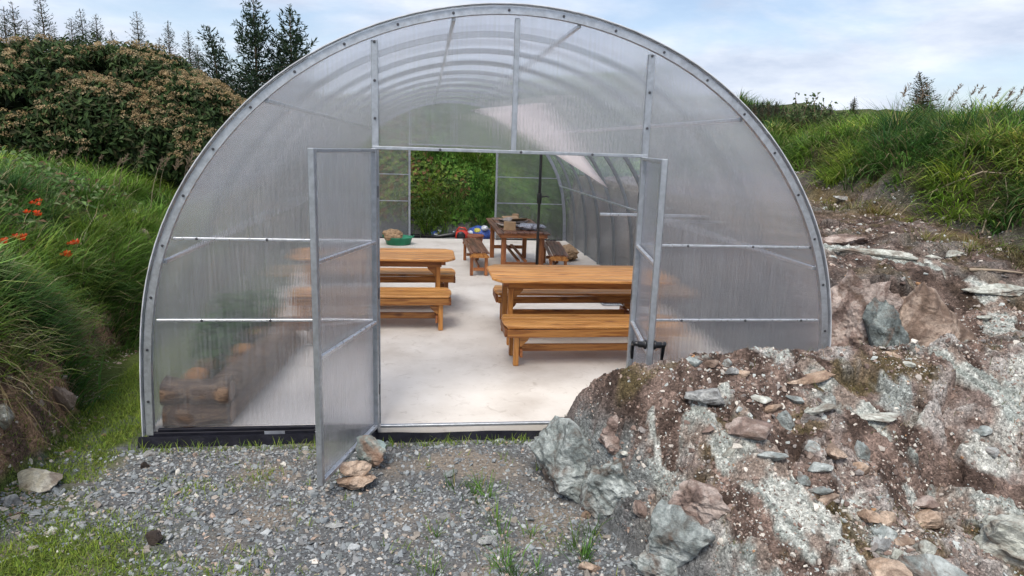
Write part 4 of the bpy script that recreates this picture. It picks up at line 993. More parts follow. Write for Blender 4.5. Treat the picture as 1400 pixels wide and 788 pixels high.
# overgrown bank beyond the far door: ivy, ferns, grass
n = 26000; x = rng.uniform(-3.6, 4.6, n); y = rng.uniform(10.9, 13.6, n)
fr = fbm(x*1.1+2, y*1.1, 3); P = np.stack([x, y, H(x, y)+rng.uniform(0, .16, n)], 1)
LV = leaves(P, np.stack([rng.normal(0, .5, n), rng.normal(-.9, .4, n), rng.uniform(.1, 1, n)], 1), rng.normal(0, 1, (n, 3)), rng.uniform(.06, .17, n), rng.uniform(.045, .12, n),
            np.where((x+1.6*fr+.35*(P[:, 2]-1) < .0)[:, None], pick([(.12, .20, .05), (.22, .31, .07), (.22, .13, .07), (.07, .12, .04)], n), pick([(.16, .34, .06), (.12, .27, .055), (.22, .38, .08)], n)))
T8 = tussocks(330, (-.6, 4.5, 10.8, 13.6), 60, (.15, .6), .018, G_FRESH+[(.2, .32, .07)], .03, .16)
n = 1800; x = rng.normal(-.55, .22, n); y = rng.normal(10.95, .14, n); z = G0+.05+np.abs(rng.normal(.3, .24, n))
LV2 = leaves(np.stack([x, y, z], 1), rng.normal(0, .5, (n, 3))+np.array([0, -.6, .7]), rng.normal(0, 1, (n, 3)), rng.uniform(.04, .09, n), rng.uniform(.02, .045, n), pick([(.12, .20, .06), (.16, .26, .08), (.08, .14, .04)], n))
stuff('bank_undergrowth', merge(LV, T8), LEAF, 'ivy, ferns and grass covering the bank behind the far doorway', 'undergrowth')
o = link('leafy_shrub', None, None, (-.55, 10.95, G0)); tag(o, 'light green leafy shrub outside the left side of the far doorway', 'shrub')
LV2 = (LV2[0]-np.array([-.55, 10.95, G0]), LV2[1], LV2[2]); link('foliage', npmesh('foliage', *LV2[:2], LEAF, LV2[2]), o)
bm = bmesh.new()
for k in range(7): a = k*.9; tube(bm, [(.03*math.cos(a), .03*math.sin(a), 0), (.1*math.cos(a), .1*math.sin(a), .3), (.22*math.cos(a), .2*math.sin(a), .55+.08*(k % 3))], [.012, .009, .004], 6)
STEM = plain('brown_stem', (.12, .08, .05), .8); bmobj('stems', bm, STEM, o, True)

# big shrub with brown flower heads ----------------------------------------
def big_bush():
    t = empty('flowering_bush', (-5.3, 7.2, 1.75), 0, 'huge dome of dark evergreen bush covered in brown faded flower heads, left behind the bank', 'bush')
    lob = [(-7.9, 6.9, 2.15, 1.5, 1.3, .98), (-6.5, 7.1, 2.2, 1.5, 1.3, 1.12), (-5.3, 7.5, 2.25, 1.25, 1.2, 1.10), (-4.5, 7.2, 2.0, 1.0, 1.0, .95), (-3.95, 7.6, 1.85, .8, .9, .78), (-5.6, 6.5, 1.9, 1.1, .8, .85), (-7.1, 6.3, 1.8, 1.3, .8, .85), (-4.5, 6.6, 1.7, .85, .7, .68), (-8.9, 6.4, 1.9, 1.2, 1, 1.05)]
    P = []; D = []
    while len(P) < 5200:
        a = lob[rng.integers(len(lob))]; d = rng.normal(0, 1, 3); d /= np.linalg.norm(d)
        if d[2] < -.35 or d[1] > .6: continue
        r_ = 1+.10*mnoise.fractal(Vector(d*2.3+np.array(a[:3])), 1, 2, 3)
        if rng.random() < .25: r_ *= rng.uniform(.8, .97)
        p = np.array(a[:3])+d*r_*np.array(a[3:])
        if any((((p-np.array(b[:3]))/np.array(b[3:]))**2).sum() < .72 for b in lob if b is not a): continue
        if mnoise.noise(Vector(p*1.9)) < -.30: continue
        P.append(p); D.append(d)
    P = np.array(P); D = np.array(D); n = len(P); per = 9
    r = np.repeat(np.arange(n), per); m = len(r)
    ax = D[r]*.8+np.array([0, -.1, .5]); rd = rng.normal(0, 1, (m, 3))
    nv = ax*.7+rd*.45; dr = rd*1.0+ax*.25
    V1 = leaves(P[r]+rng.normal(0, .045, (m, 3)), nv, dr, rng.uniform(.08, .15, m), rng.uniform(.028, .05, m), pick([(.04, .075, .026), (.06, .105, .034), (.035, .065, .025), (.085, .13, .045), (.06, .065, .03)], m), .15)
    core = []
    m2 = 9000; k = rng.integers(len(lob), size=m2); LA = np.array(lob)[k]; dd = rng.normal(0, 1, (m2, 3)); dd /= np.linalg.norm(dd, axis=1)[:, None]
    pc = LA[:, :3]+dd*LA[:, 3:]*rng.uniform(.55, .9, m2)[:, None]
    V2 = leaves(pc, dd+rng.normal(0, .3, (m2, 3)), rng.normal(0, 1, (m2, 3)), rng.uniform(.18, .3, m2), rng.uniform(.12, .2, m2), pick([(.02, .035, .014), (.03, .045, .018)], m2))  # core leaves coloured darker, painting in the shade inside the bush
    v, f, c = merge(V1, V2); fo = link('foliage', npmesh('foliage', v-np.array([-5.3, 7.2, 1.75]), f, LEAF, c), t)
    # flower heads: small clusters
    k = (rng.random(n) < np.clip(.02+.55*D[:, 2]+.8*np.array([mnoise.noise(Vector(p*1.3+5)) for p in P]), 0, .9)); PF = P[k]; DF = D[k]; nf = len(PF); per = 26
    r = np.repeat(np.arange(nf), per); m = len(r); off = rng.normal(0, 1, (m, 3)); off /= np.linalg.norm(off, axis=1)[:, None]; off[:, 2] = np.abs(off[:, 2])*.8
    sz = rng.uniform(.035, .075, nf)[r][:, None]
    V3 = leaves(PF[r]+DF[r]*.05+off*sz, off+rng.normal(0, .4, (m, 3)), rng.normal(0, 1, (m, 3)), rng.uniform(.018, .034, m), rng.uniform(.016, .028, m),
                np.clip(pick([(.38, .28, .145), (.44, .33, .19), (.29, .21, .11), (.40, .32, .19)], nf)[r]*(1+rng.uniform(-.25, .25, (m, 1))), 0, 1))
    fh = link('flower_heads', npmesh('flower_heads', V3[0]-np.array([-5.3, 7.2, 1.75]), V3[1], LEAF, V3[2]), t); fh['kind'] = 'stuff'
    bm = bmesh.new()
    for a in lob: tube(bm, [(-5.3+5.3+(a[0]+5.3)*.4, 0, -.1), (a[0]+5.3, a[1]-7.2, a[2]-1.75-.4), (a[0]+5.3+.1, a[1]-7.2, a[2]-1.75+a[5]*.6)], [.06, .045, .02], 7)
    bmobj('stems', bm, STEM, t, True)
big_bush()

# conifers -------------------------------------------------------------------
def spruce(loc, h, r, dens, label, lean=0, sparse_top=.45, base=0., cols=((.028, .055, .034), (.04, .07, .04), (.05, .075, .045)), group='spruces along the skyline'):
    t = empty('spruce_tree', loc, 0, label, 'tree', group)
    bm = bmesh.new(); N_ = 8; pts = [Vector((lean*(i/N_)**1.5*h+.02*mnoise.noise(Vector((i, h, 0))), 0, h*i/N_)) for i in range(N_+1)]
    tube(bm, pts, [max(.004, .014*h*(1-i/N_)+.004) for i in range(N_+1)], 8); BV = []
    def tx(z): return lean*(z/h)**1.5*h
    z = base+.15*h; roots = []; tips = []
    while z < h*.985:
        f = 1-z/h; k = 5+rng.integers(0, 3) if f > .1 else 3+rng.integers(0, 2); off = rng.uniform(0, 6)
        for j in range(k):
            a = off+j*2*math.pi/k+rng.normal(0, .25); ln = r*(f**.8)*rng.uniform(.6, 1.15)+.05*h*.5*rng.uniform(.5, 1)
            up_ = .75 if f < sparse_top else .15+.3*rng.random()
            p0 = Vector((tx(z), 0, z)); q = Vector((math.cos(a), math.sin(a), 0))
            p1 = p0+q*ln*.5+Vector((0, 0, ln*.5*up_*.6)); p2 = p0+q*ln+Vector((0, 0, ln*up_*.9))
            tube(bm, [p0, p1, p2], [.006*(.4+f*2), .004*(.4+f*2), .002], 4, False); roots.append((p0, p1, p2, ln, f))
        z += h*rng.uniform(.028, .048)*(1.25 if f < sparse_top else .8)
    bmobj('trunk', bm, STEM, t, True)
    P = []; D_ = []; Ls = []
    for p0, p1, p2, ln, f in roots:
        m = int(dens*ln*(60 if f > sparse_top*.6 else 42))
        for s in rng.uniform(.08, 1, m):
            c = np.array(p0.lerp(p1, s*2) if s < .5 else p1.lerp(p2, s*2-1)); ax = np.array((p2-p0).normalized())
            sp = (0.04 if f < sparse_top*.7 else .12)*(1.15-s)
            side = rng.normal(0, 1, 3); P.append(c+side*sp*.55); D_.append(ax*.8+side*.55+np.array([0, 0, .15])); Ls.append(rng.uniform(.05, .11))
    # leader needles
    for s in rng.uniform(h*.75, h, 60): P.append(np.array((tx(s), 0, s))); D_.append(rng.normal(0, .6, 3)+np.array([0, 0, .8])); Ls.append(.05)
    P = np.array(P); D_ = np.array(D_); m = len(P); Ls = np.array(Ls)*(h/4.5)**.5
    V_ = leaves(P, rng.normal(0, 1, (m, 3)), D_, Ls*1.3, Ls*.34, pick(cols, m, .3), .1)
    link('foliage', npmesh('foliage', V_[0], V_[1], LEAF, V_[2]), t)
    return t
SP = [(2, 10, 21, 'thin dark spruce top at the far left edge of the photo'), (17, 3, 19, 'second spruce from the left edge, tall with spiky top'), (36, 28, 22, 'short narrow spruce between two taller ones on the left skyline'), (56, -8, 18, 'tallest bushy spruce of the left group above the flowering bush'),
      (75, 40, 24, 'short sparse spruce right of the tallest left one'), (96, 26, 21, 'thin spruce with bare leader above the left of the bush'), (112, 12, 22, 'slender spruce with a long bare leader above the bush'), (130, 20, 20, 'branchy spruce above the crown of the bush'),
      (154, 42, 23, 'small spruce just right of the branchy one'), (187, 16, 19, 'isolated tall spruce above the middle of the bush'), (229, 30, 20, 'isolated spruce above the right shoulder of the bush'), (217, 52, 24, 'small pale spruce leaning against its taller neighbour'),
      (258, 42, 22, 'slim spruce left of the two large dark spruces'), (270, 62, 25, 'lowest spruce tip near the right end of the row')]
for px, py, dist, lab in SP:
    y = CAM[1]+dist; p = on_y(px, py, y); gz = float(H(p[0], y)); hh = p[2]-gz
    spruce((p[0], y, gz), hh, hh*.25, .75, lab, rng.uniform(-.03, .03), .5)
for px, py, dist, lab in ((346, -6, 15, 'large dark spruce with curling top just left of the greenhouse arch'), (396, 7, 15.5, 'large dense spruce directly against the arch of the greenhouse'), (305, 36, 15.5, 'leaning dark spruce at the left of the large pair')):
    y = CAM[1]+dist; p = on_y(px, py, y); gz = float(H(p[0], y)); hh = p[2]-gz
    spruce((p[0], y, gz), hh, hh*.27, 2.6, lab, -.10 if px < 320 else .0, .35, 0, ((.022, .045, .026), (.03, .058, .03), (.04, .065, .032)), 'large dark spruces by the arch')
# hedge of low conifers between the trees, and the dark heath on the right skyline
def mound_leaves(boxes, n, ls, cols):
    P = []; D_ = []
    for (x, y, rx, ry, rz_) in boxes:
        z0 = float(H(x, y)); d = rng.normal(0, 1, (n, 3)); d /= np.linalg.norm(d, axis=1)[:, None]; d[:, 2] = np.abs(d[:, 2])
        q = np.array([x, y, z0])+d*np.array([rx, ry, rz_])*rng.uniform(.6, 1.08, (n, 1)); P.append(q); D_.append(d)
    P = np.concatenate(P); D_ = np.concatenate(D_); m = len(P)
    return leaves(P, D_*.7+rng.normal(0, .5, (m, 3)), rng.normal(0, .7, (m, 3))+np.array([0, 0, .9]), rng.uniform(*ls, m), rng.uniform(ls[0]*.35, ls[1]*.4, m), pick(cols, m, .3))
bx_ = [(x, 12.5+random.uniform(-.8, .8), 1.1, .9, 1.0+random.uniform(-.2, .2)) for x in np.arange(-14, -3.4, .9)]
stuff('dark_understorey', mound_leaves(bx_, 1500, (.08, .2), ((.03, .055, .028), (.045, .075, .035), (.06, .08, .03))), LEAF, 'dark low conifers closing the gaps behind the flowering bush', 'trees')
bx_ = [(x, 11.5+random.uniform(-.8, .8), .7, .6, .42+random.uniform(-.1, .25)) for x in np.arange(5.2, 9.6, .4)]
stuff('dark_heath', mound_leaves(bx_, 1100, (.06, .15), ((.03, .05, .028), (.05, .07, .04), (.08, .08, .045), (.10, .07, .045))), LEAF, 'low dark heathy scrub on the skyline right of the arch', 'scrub')
# saplings and stalks on the right skyline
def sapling(loc, h, label):
    t = empty('sapling', loc, 0, label, 'sapling'); bm = bmesh.new(); P = []
    for k in range(7):
        a = k*.95; s = h*rng.uniform(.6, 1); e_ = Vector((math.cos(a)*s*.35, math.sin(a)*s*.2, s)); tube(bm, [(0, 0, 0), e_*.5+Vector((0, 0, .05)), e_], [.012, .008, .003], 5)
        for s_ in np.linspace(.25, 1, 22): P.append(np.array(e_*s_)+rng.normal(0, .035, 3))
    bmobj('stems', bm, STEM, t, True); P = np.array(P); m = len(P)
    V_ = leaves(P, rng.normal(0, 1, (m, 3))+np.array([0, -.4, .5]), rng.normal(0, 1, (m, 3)), rng.uniform(.06, .11, m), rng.uniform(.04, .07, m), pick([(.07, .11, .04), (.10, .15, .06), (.12, .15, .07)], m))
    link('foliage', npmesh('foliage', V_[0], V_[1], LEAF, V_[2]), t)
def ydrop(px, py, y):
    p = on_y(px, py, y); return p, float(H(p[0], y))
for px, py, y, lab in ((1100, 124, 8.2, 'broad leaved sapling rising highest above the scrub right of the arch'), (1122, 134, 8.0, 'shorter broad leaved sapling right beside the highest one'), (1085, 143, 8.6, 'small round leaved sapling nearest to the arch on the skyline'), (1150, 152, 7.5, 'low wiry sapling left of the wind bent grass')):
    p, gz = ydrop(px, py, y); sapling((p[0], y, gz), max(.4, p[2]-gz), lab)
p, gz = ydrop(1252, 108, 6.0)
spruce((p[0]+.25, 6.0, gz), p[2]-gz+.1, .33, .9, 'small wind bent conifer standing on top of the right bank', -.25, .3, 0, ((.05, .075, .045), (.07, .09, .055)), 'conifer on the right bank')
for i, (px, py) in enumerate(((1032, 142), (1042, 148), (1052, 144), (1062, 140), (1072, 146), (1135, 158), (1165, 160))):
    p, gz = ydrop(px, py, 9.4); hh = max(.5, p[2]-gz); spruce((p[0], 9.4, gz), hh, hh*.22, 1.6, f'tiny dark conifer tip on the skyline right of the arch, {"first second third fourth fifth sixth seventh".split()[i]} from the arch', 0, .5, 0, group='tiny conifers on the right skyline')
def stalk(px, py, y, label, group, az=None, cols=((.17, .15, .10),), w=.009, hmin=.25):
    p, gz = ydrop(px, py, y); h = max(hmin, p[2]-gz); n = 1; a = rng.uniform(-.6, .6) if az is None else az
    v1 = blades(np.array([[0, 0, -.02]]), np.array([h*1.05]), np.array([w]), np.array([a]), np.array([.03]), np.array([.35]), pick(cols, 1), 5)
    m = 26; s = rng.uniform(.78, 1.0, m); base = np.stack([np.cos(a)*h*.28*s**2, np.sin(a)*h*.28*s**2, h*s*.97], 1)
    v2 = leaves(base, rng.normal(0, 1, (m, 3)), rng.normal(0, .4, (m, 3))+np.array([.2, 0, 1]), np.full(m, h*.09), np.full(m, .012), pick([(.22, .17, .12), (.30, .22, .16)], m))
    v = merge(v1, v2); o = link('grass_stalk', npmesh('grass_stalk', v[0], v[1], LEAF, v[2]), None, (p[0], y, gz)); tag(o, label, 'grass stalk', group)
ORD = 'first second third fourth fifth sixth seventh eighth ninth tenth eleventh twelfth thirteenth fourteenth fifteenth sixteenth'.split()
for i, px in enumerate((1222, 1236, 1290, 1300, 1308, 1318, 1330, 1338, 1352, 1366, 1372, 1382, 1390, 1398)):
    stalk(px, 112+rng.uniform(0, 26), rng.uniform(3.6, 5.2), f'thin flowering grass stalk against the sky on the right bank, {ORD[i]} counting from the arch', 'grass stalks on the right bank')
for i, px in enumerate((22, 34, 48, 62, 70, 80, 84, 96, 128, 150, 158, 178, 200, 214, 226, 238)):
    stalk(px, 205+rng.uniform(-12, 12), rng.uniform(4.6, 5.8), f'dry brown stalk before the dark bush on the left bank, {ORD[i]} from the left', 'dry stalks before the bush', cols=((.24, .20, .13), (.32, .27, .19)), w=.02, hmin=.3)
# coarse wind-blown grass crest on the right
T9 = tussocks(16, (5.9, 7.2, 3.2, 5.2), 110, (.35, .7), .010, G_DEEP, .1, .14, None, (.3, .8), (.3, .9))
stuff('crest_grass', T9, LEAF, 'long dark wind bent grass on the crest of the right bank', 'grass')

# orange flowers on the left bank
ORANGE = plain('orange_petal', (.75, .09, .015), .5, 0, .25, 30)
GREEN_ST = plain('green_stem', (.07, .12, .03), .6)
for px, py, lab in ((50, 277, 'orange montbretia flower highest on the left bank'), (44, 294, 'orange flower just below the highest one'), (22, 324, 'large orange flower spray near the left edge of the photo'), (8, 332, 'orange flower at the very left edge of the photo'), (98, 331, 'orange flower furthest right on the left bank, above the bare twig'), (84, 347, 'orange flower lowest on the left bank')):
    d = fw+rt*(px-700)/FPX-up*(py-394)/FPX; g_ = on_ground(px, py+26); 
    tt = (g_[1]-.14-CAM[1])/d[1]; hp = CAM+d*tt
    t = empty('montbretia', (hp[0]+.05, hp[1], float(H(hp[0]+.05, hp[1]))-.01), 0, lab, 'flower'); top = Vector((-.05, 0, hp[2]-t.location.z))
    bm = bmesh.new(); tube(bm, [(0, 0, 0), (.0, 0, top.z*.6), top-Vector((0, 0, .01)), top+Vector((.05, 0, .01))], [.0035, .003, .0025, .002], 5); bmobj('stem', bm, GREEN_ST, t)
    for j in range(5 if 'spray' in lab else 3):
        bm = bmesh.new(); c = top+Vector((rng.uniform(-.04, .06), rng.uniform(-.02, .02), rng.uniform(-.025, .03)))
        for q in range(6):
            a = q*math.pi/3+rng.uniform(0, 1); dd = Vector((math.cos(a), math.sin(a)*.6, .45+.4*math.sin(a))).normalized(); s_ = dd.cross(Vector((0, 1, 0))).normalized()
            v = [bm.verts.new(c), bm.verts.new(c+dd*.022+s_*.010), bm.verts.new(c+dd*.042), bm.verts.new(c+dd*.022-s_*.010)]; bm.faces.new(v)
        bmesh.ops.solidify(bm, geom=bm.faces[:], thickness=.001); bmobj('floret', bm, ORANGE, t)
# long pale leaves of the montbretia clump bottom-left, and bare twigs
TWIG = plain('bare_twig', (.34, .27, .2), .8)
def twig(pts, r_, label):
    bm = bmesh.new(); tube(bm, pts, [r_*(1-.6*i/(len(pts)-1)) for i in range(len(pts))], 6); me = bmobj('bare_twig', bm, TWIG, None, True); tag(me, label, 'twig')
def onp(px, py, dz=.02, sh=0.): p = on_ground(px, py); return (p[0], p[1]-sh, p[2]+dz)
twig([onp(102, 360, .02), onp(118, 338, .14), onp(133, 318, .2)], .006, 'bare straight twig lying up the grass of the left bank')
twig([onp(1265, 270, .02), onp(1300, 262, .10), onp(1340, 254, .16), onp(1380, 253, .12)], .014, 'long pale bare branch arching over the right bank')
twig([onp(1342, 322, .02), onp(1350, 300, .1), onp(1362, 288, .15)], .011, 'short pale root sticking up below the long branch on the right bank')
twig([onp(1372, 300, .02), onp(1376, 285, .1), onp(1370, 268, .2)], .009, 'thin white dead stem at the right edge of the bank')
twig([onp(1325, 372, .02), onp(1360, 374, .03), onp(1398, 378, .03)], .016, 'grey branch lying flat on the soil at the right edge')

# ---------------------------------------------------------------- rocks and stones
def rock_mesh(name, size, seed, mat, sub=3, nplanes=14, rough=.05, jag=.5):
    r_ = np.random.default_rng(seed); nn = r_.normal(0, 1, (nplanes, 3)); nn /= np.linalg.norm(nn, axis=1)[:, None]; dd = r_.uniform(.42, .8, nplanes)
    bm = bmesh.new(); bmesh.ops.create_icosphere(bm, subdivisions=sub, radius=1)
    for v in bm.verts:
        p = np.array(v.co); q = nn@p; rad = min(1.15, float(np.min(np.where(q > .05, dd/np.maximum(q, .05), 9))))
        nzv = mnoise.fractal(Vector(p*2.6+seed), 1, 2.1, 5); rad *= 1+rough*nzv*2+rough*.5*mnoise.noise(Vector(p*11+seed))
        v.co = Vector(p*rad)
    co = np.array([v.co for v in bm.verts]); lo, hi = co.min(0), co.max(0); sm = min(size)
    off = Vector((seed*1.7, seed*.3, 0))
    for v in bm.verts:
        d = Vector(v.co).normalized(); p = Vector((np.array(v.co)-(lo+hi)/2)/(hi-lo)*np.array(size))
        k = 1/max(.12, sm)
        a_ = mnoise.noise(p*k*2.2+off); c_ = math.floor((a_*.5+.5)*6)/6-.5
        v.co = p+d*sm*rough*(.8*c_+1.3*mnoise.fractal(p*k*4+off, 1, 2.1, 4)+.5*mnoise.noise(p*k*16+off))
    me = bpy.data.meshes.new(name); bm.to_mesh(me); bm.free(); me.materials.append(mat); return me
def rock(name, loc, size, seed, mat, label, rot=(0, 0, 0), sub=3, cat='rock', group=None, nplanes=14, rough=.05):
    o = link(name, rock_mesh(name, size, seed, mat, sub, nplanes, rough), None, loc, rot); tag(o, label, cat, group); return o
# door stops
rock('boulder', (-.945, -.44, G0+.11), (.21, .22, .25), 11, RK_TWO, 'blue green and rusty brown rock propping the open left door leaf', (0, 0, R(20)), 4, nplanes=12)
rock('flat_stone', (-1.02, -.71, G0+.05), (.25, .19, .085), 12, RK_TAN, 'lower flat tan stone under the bottom edge of the open left door leaf', (0, R(-4), R(10)), 4)
rock('flat_stone', (-1.03, -.68, G0+.12), (.22, .17, .10), 13, RK_TAN, 'upper tan stone stacked on the flat one at the open left door leaf', (0, R(4), R(-12)), 4)
# left side
def grock(px, py, size, seed, mat, label, sink=.3, rz=0, name='stone', cat='stone', group=None, sub=3, tilt=(0, 0), nplanes=14, rough=.05):
    p = on_ground(px, py); return rock(name, (p[0], p[1], p[2]+size[2]*(.5-sink)), size, seed, mat, label, (R(tilt[0]), R(tilt[1]), R(rz)), sub, cat, group, nplanes, rough)
RK_CREAM = rockmat('cream_rock', (.46, .38, .27), (.62, .56, .42), (.72, .68, .57), 4)
grock(48, 662, (.38, .2, .07), 21, RK_CREAM, 'flat cream slab lying at the foot of the left bank', .1, -28, 'stone_slab', tilt=(14, 4), nplanes=9, rough=.02)
grock(20, 688, (.12, .10, .07), 22, RK_GREY, 'grey stone beside the cream slab at the left edge')
grock(5, 580, (.14, .14, .2), 23, RK_WHITE, 'pale stone stuck in the cut earth at the left edge', .3)
grock(206, 624, (.11, .08, .05), 24, RK_GREY, 'flat grey stone on the gravel by the front left corner of the greenhouse', .2)
grock(72, 730, (.06, .05, .05), 25, RK_WHITE, 'small white stone in the bright grass lower left', .2)
grock(212, 742, (.09, .08, .07), 26, plain('dark_clod', (.03, .022, .018), .95, 0, .3, 30, .01), 'dark earthy clod on the gravel lower left', .1)
grock(199, 640, (.05, .05, .05), 27, plain('dark_clod', (.03, .022, .018), .95, 0, .3, 30, .01), 'small dark clod below the front left corner of the greenhouse', .1)
grock(182, 300, (.16, .14, .2), 28, RK_GREY, 'grey stone exposed in the grassy bank beside the arch', .35)
grock(195, 330, (.2, .2, .25), 29, RK_BROWN, 'brown rock exposed in the bank low beside the arch', .35)
grock(104, 512, (.16, .1, .2), 30, RK_BROWN, 'reddish rock set in the cut earth under the grass', .4)
grock(82, 545, (.2, .14, .2), 31, RK_BROWN, 'brown jagged rock lower in the cut earth of the left bank', .5)
grock(610, 708, (.12, .08, .02), 32, RK_GREY, 'flat grey slate shard on the gravel below the doorway', .1)
grock(617, 650, (.11, .07, .03), 33, RK_BLUE, 'blue grey slate shard just outside the doorway', .1, 30)
grock(668, 742, (.13, .09, .04), 34, RK_GREY, 'grey stone tilted on the gravel left of the outcrop', .1, 10)
grock(457, 722, (.12, .06, .03), 35, RK_GREY, 'long grey shard on the gravel below the tan stones', .1, -10)
grock(546, 592, (.06, .04, .08), 36, RK_TAN, 'small upright stone against the sill of the doorway', .1)
# big rocks of the outcrop
def at(x, y, dz=0): return (x, y, float(H(x, y))+dz)
rock('rock', (.40, -.84, .10), (.50, .78, .66), 41, RK_BLUE, 'large blue green rock face at the left foot of the outcrop', (R(8), R(-28), R(12)), 5, nplanes=22, rough=.05)
rock('rock', (.26, -.52, .02), (.28, .40, .40), 42, RK_BLUE, 'smaller blue green rock bulging beside the doorway gravel', (0, R(-20), R(10)), 5, nplanes=18, rough=.05)
rock('rock', (.50, -1.14, .08), (.40, .5, .5), 60, RK_BLUE, 'fractured grey blue rock low on the gravel side of the outcrop', (R(10), R(-24), R(30)), 5, nplanes=20, rough=.06)
rock('rock', (.62, -1.0, .38), (.4, .44, .34), 61, RK_PINK, 'brownish rock high on the left shoulder above the blue rock face', (R(10), R(-24), R(10)), 5, nplanes=20, rough=.06)
grock(935, 735, (.40, .28, .3), 43, RK_BLUE, 'pale blue wedge of rock below the dark overhang', .45, -35, 'rock', 'rock', sub=4, tilt=(25, -20), rough=.05)
grock(960, 690, (.34, .2, .24), 44, RK_PINK, 'rounded brownish rock above the pale blue wedge', .55, -30, 'rock', 'rock', sub=4, tilt=(20, 0), rough=.08)
grock(905, 780, (.34, .26, .2), 45, RK_BLUE, 'blue green rock at the bottom edge left of centre of the outcrop', .4, -20, 'rock', 'rock', sub=4, rough=.08)
grock(1382, 745, (.34, .36, .34), 49, RK_WHITE, 'angular white block at the lower right corner', .4, -25, 'rock', 'rock', sub=4, tilt=(0, 10), rough=.07)
rock('rock', (2.92, .28, .60), (.62, .6, 1.02), 51, RK_PINK, 'tall pinkish brown rock wall against the right corner of the greenhouse', (R(0), R(6), R(10)), 5, nplanes=16, rough=.07)
rock('rock', (3.46, .10, .52), (1.15, .72, .98), 52, RK_BROWN, 'big smooth brown boulder in the cut right of the greenhouse', (R(-14), R(10), R(-8)), 5, nplanes=10, rough=.03)
RK_DARK = rockmat('dark_blue_rock', (.05, .055, .05), (.13, .155, .155), (.27, .31, .30), 6)
rock('rock', (3.02, -.06, .56), (.34, .32, .92), 53, RK_DARK, 'dark blue green cleft rock between the pinkish wall and the brown boulder', (R(-10), R(-6), R(0)), 5, nplanes=16, rough=.045)
grock(1195, 348, (.75, .16, .1), 54, RK_WHITE, 'long pale ledge of rock on the soil shelf right of the arch', .4, -25, 'rock_slab', 'rock', sub=4)
grock(1362, 396, (.6, .18, .1), 55, RK_WHITE, 'pale rock ledge near the right edge on the upper soil', .45, -15, 'rock_slab', 'rock', sub=4)
grock(1152, 330, (.5, .3, .16), 56, RK_PINK, 'pinkish rock hump on the shelf close to the arch', .5, -20, 'rock', 'rock', sub=4)
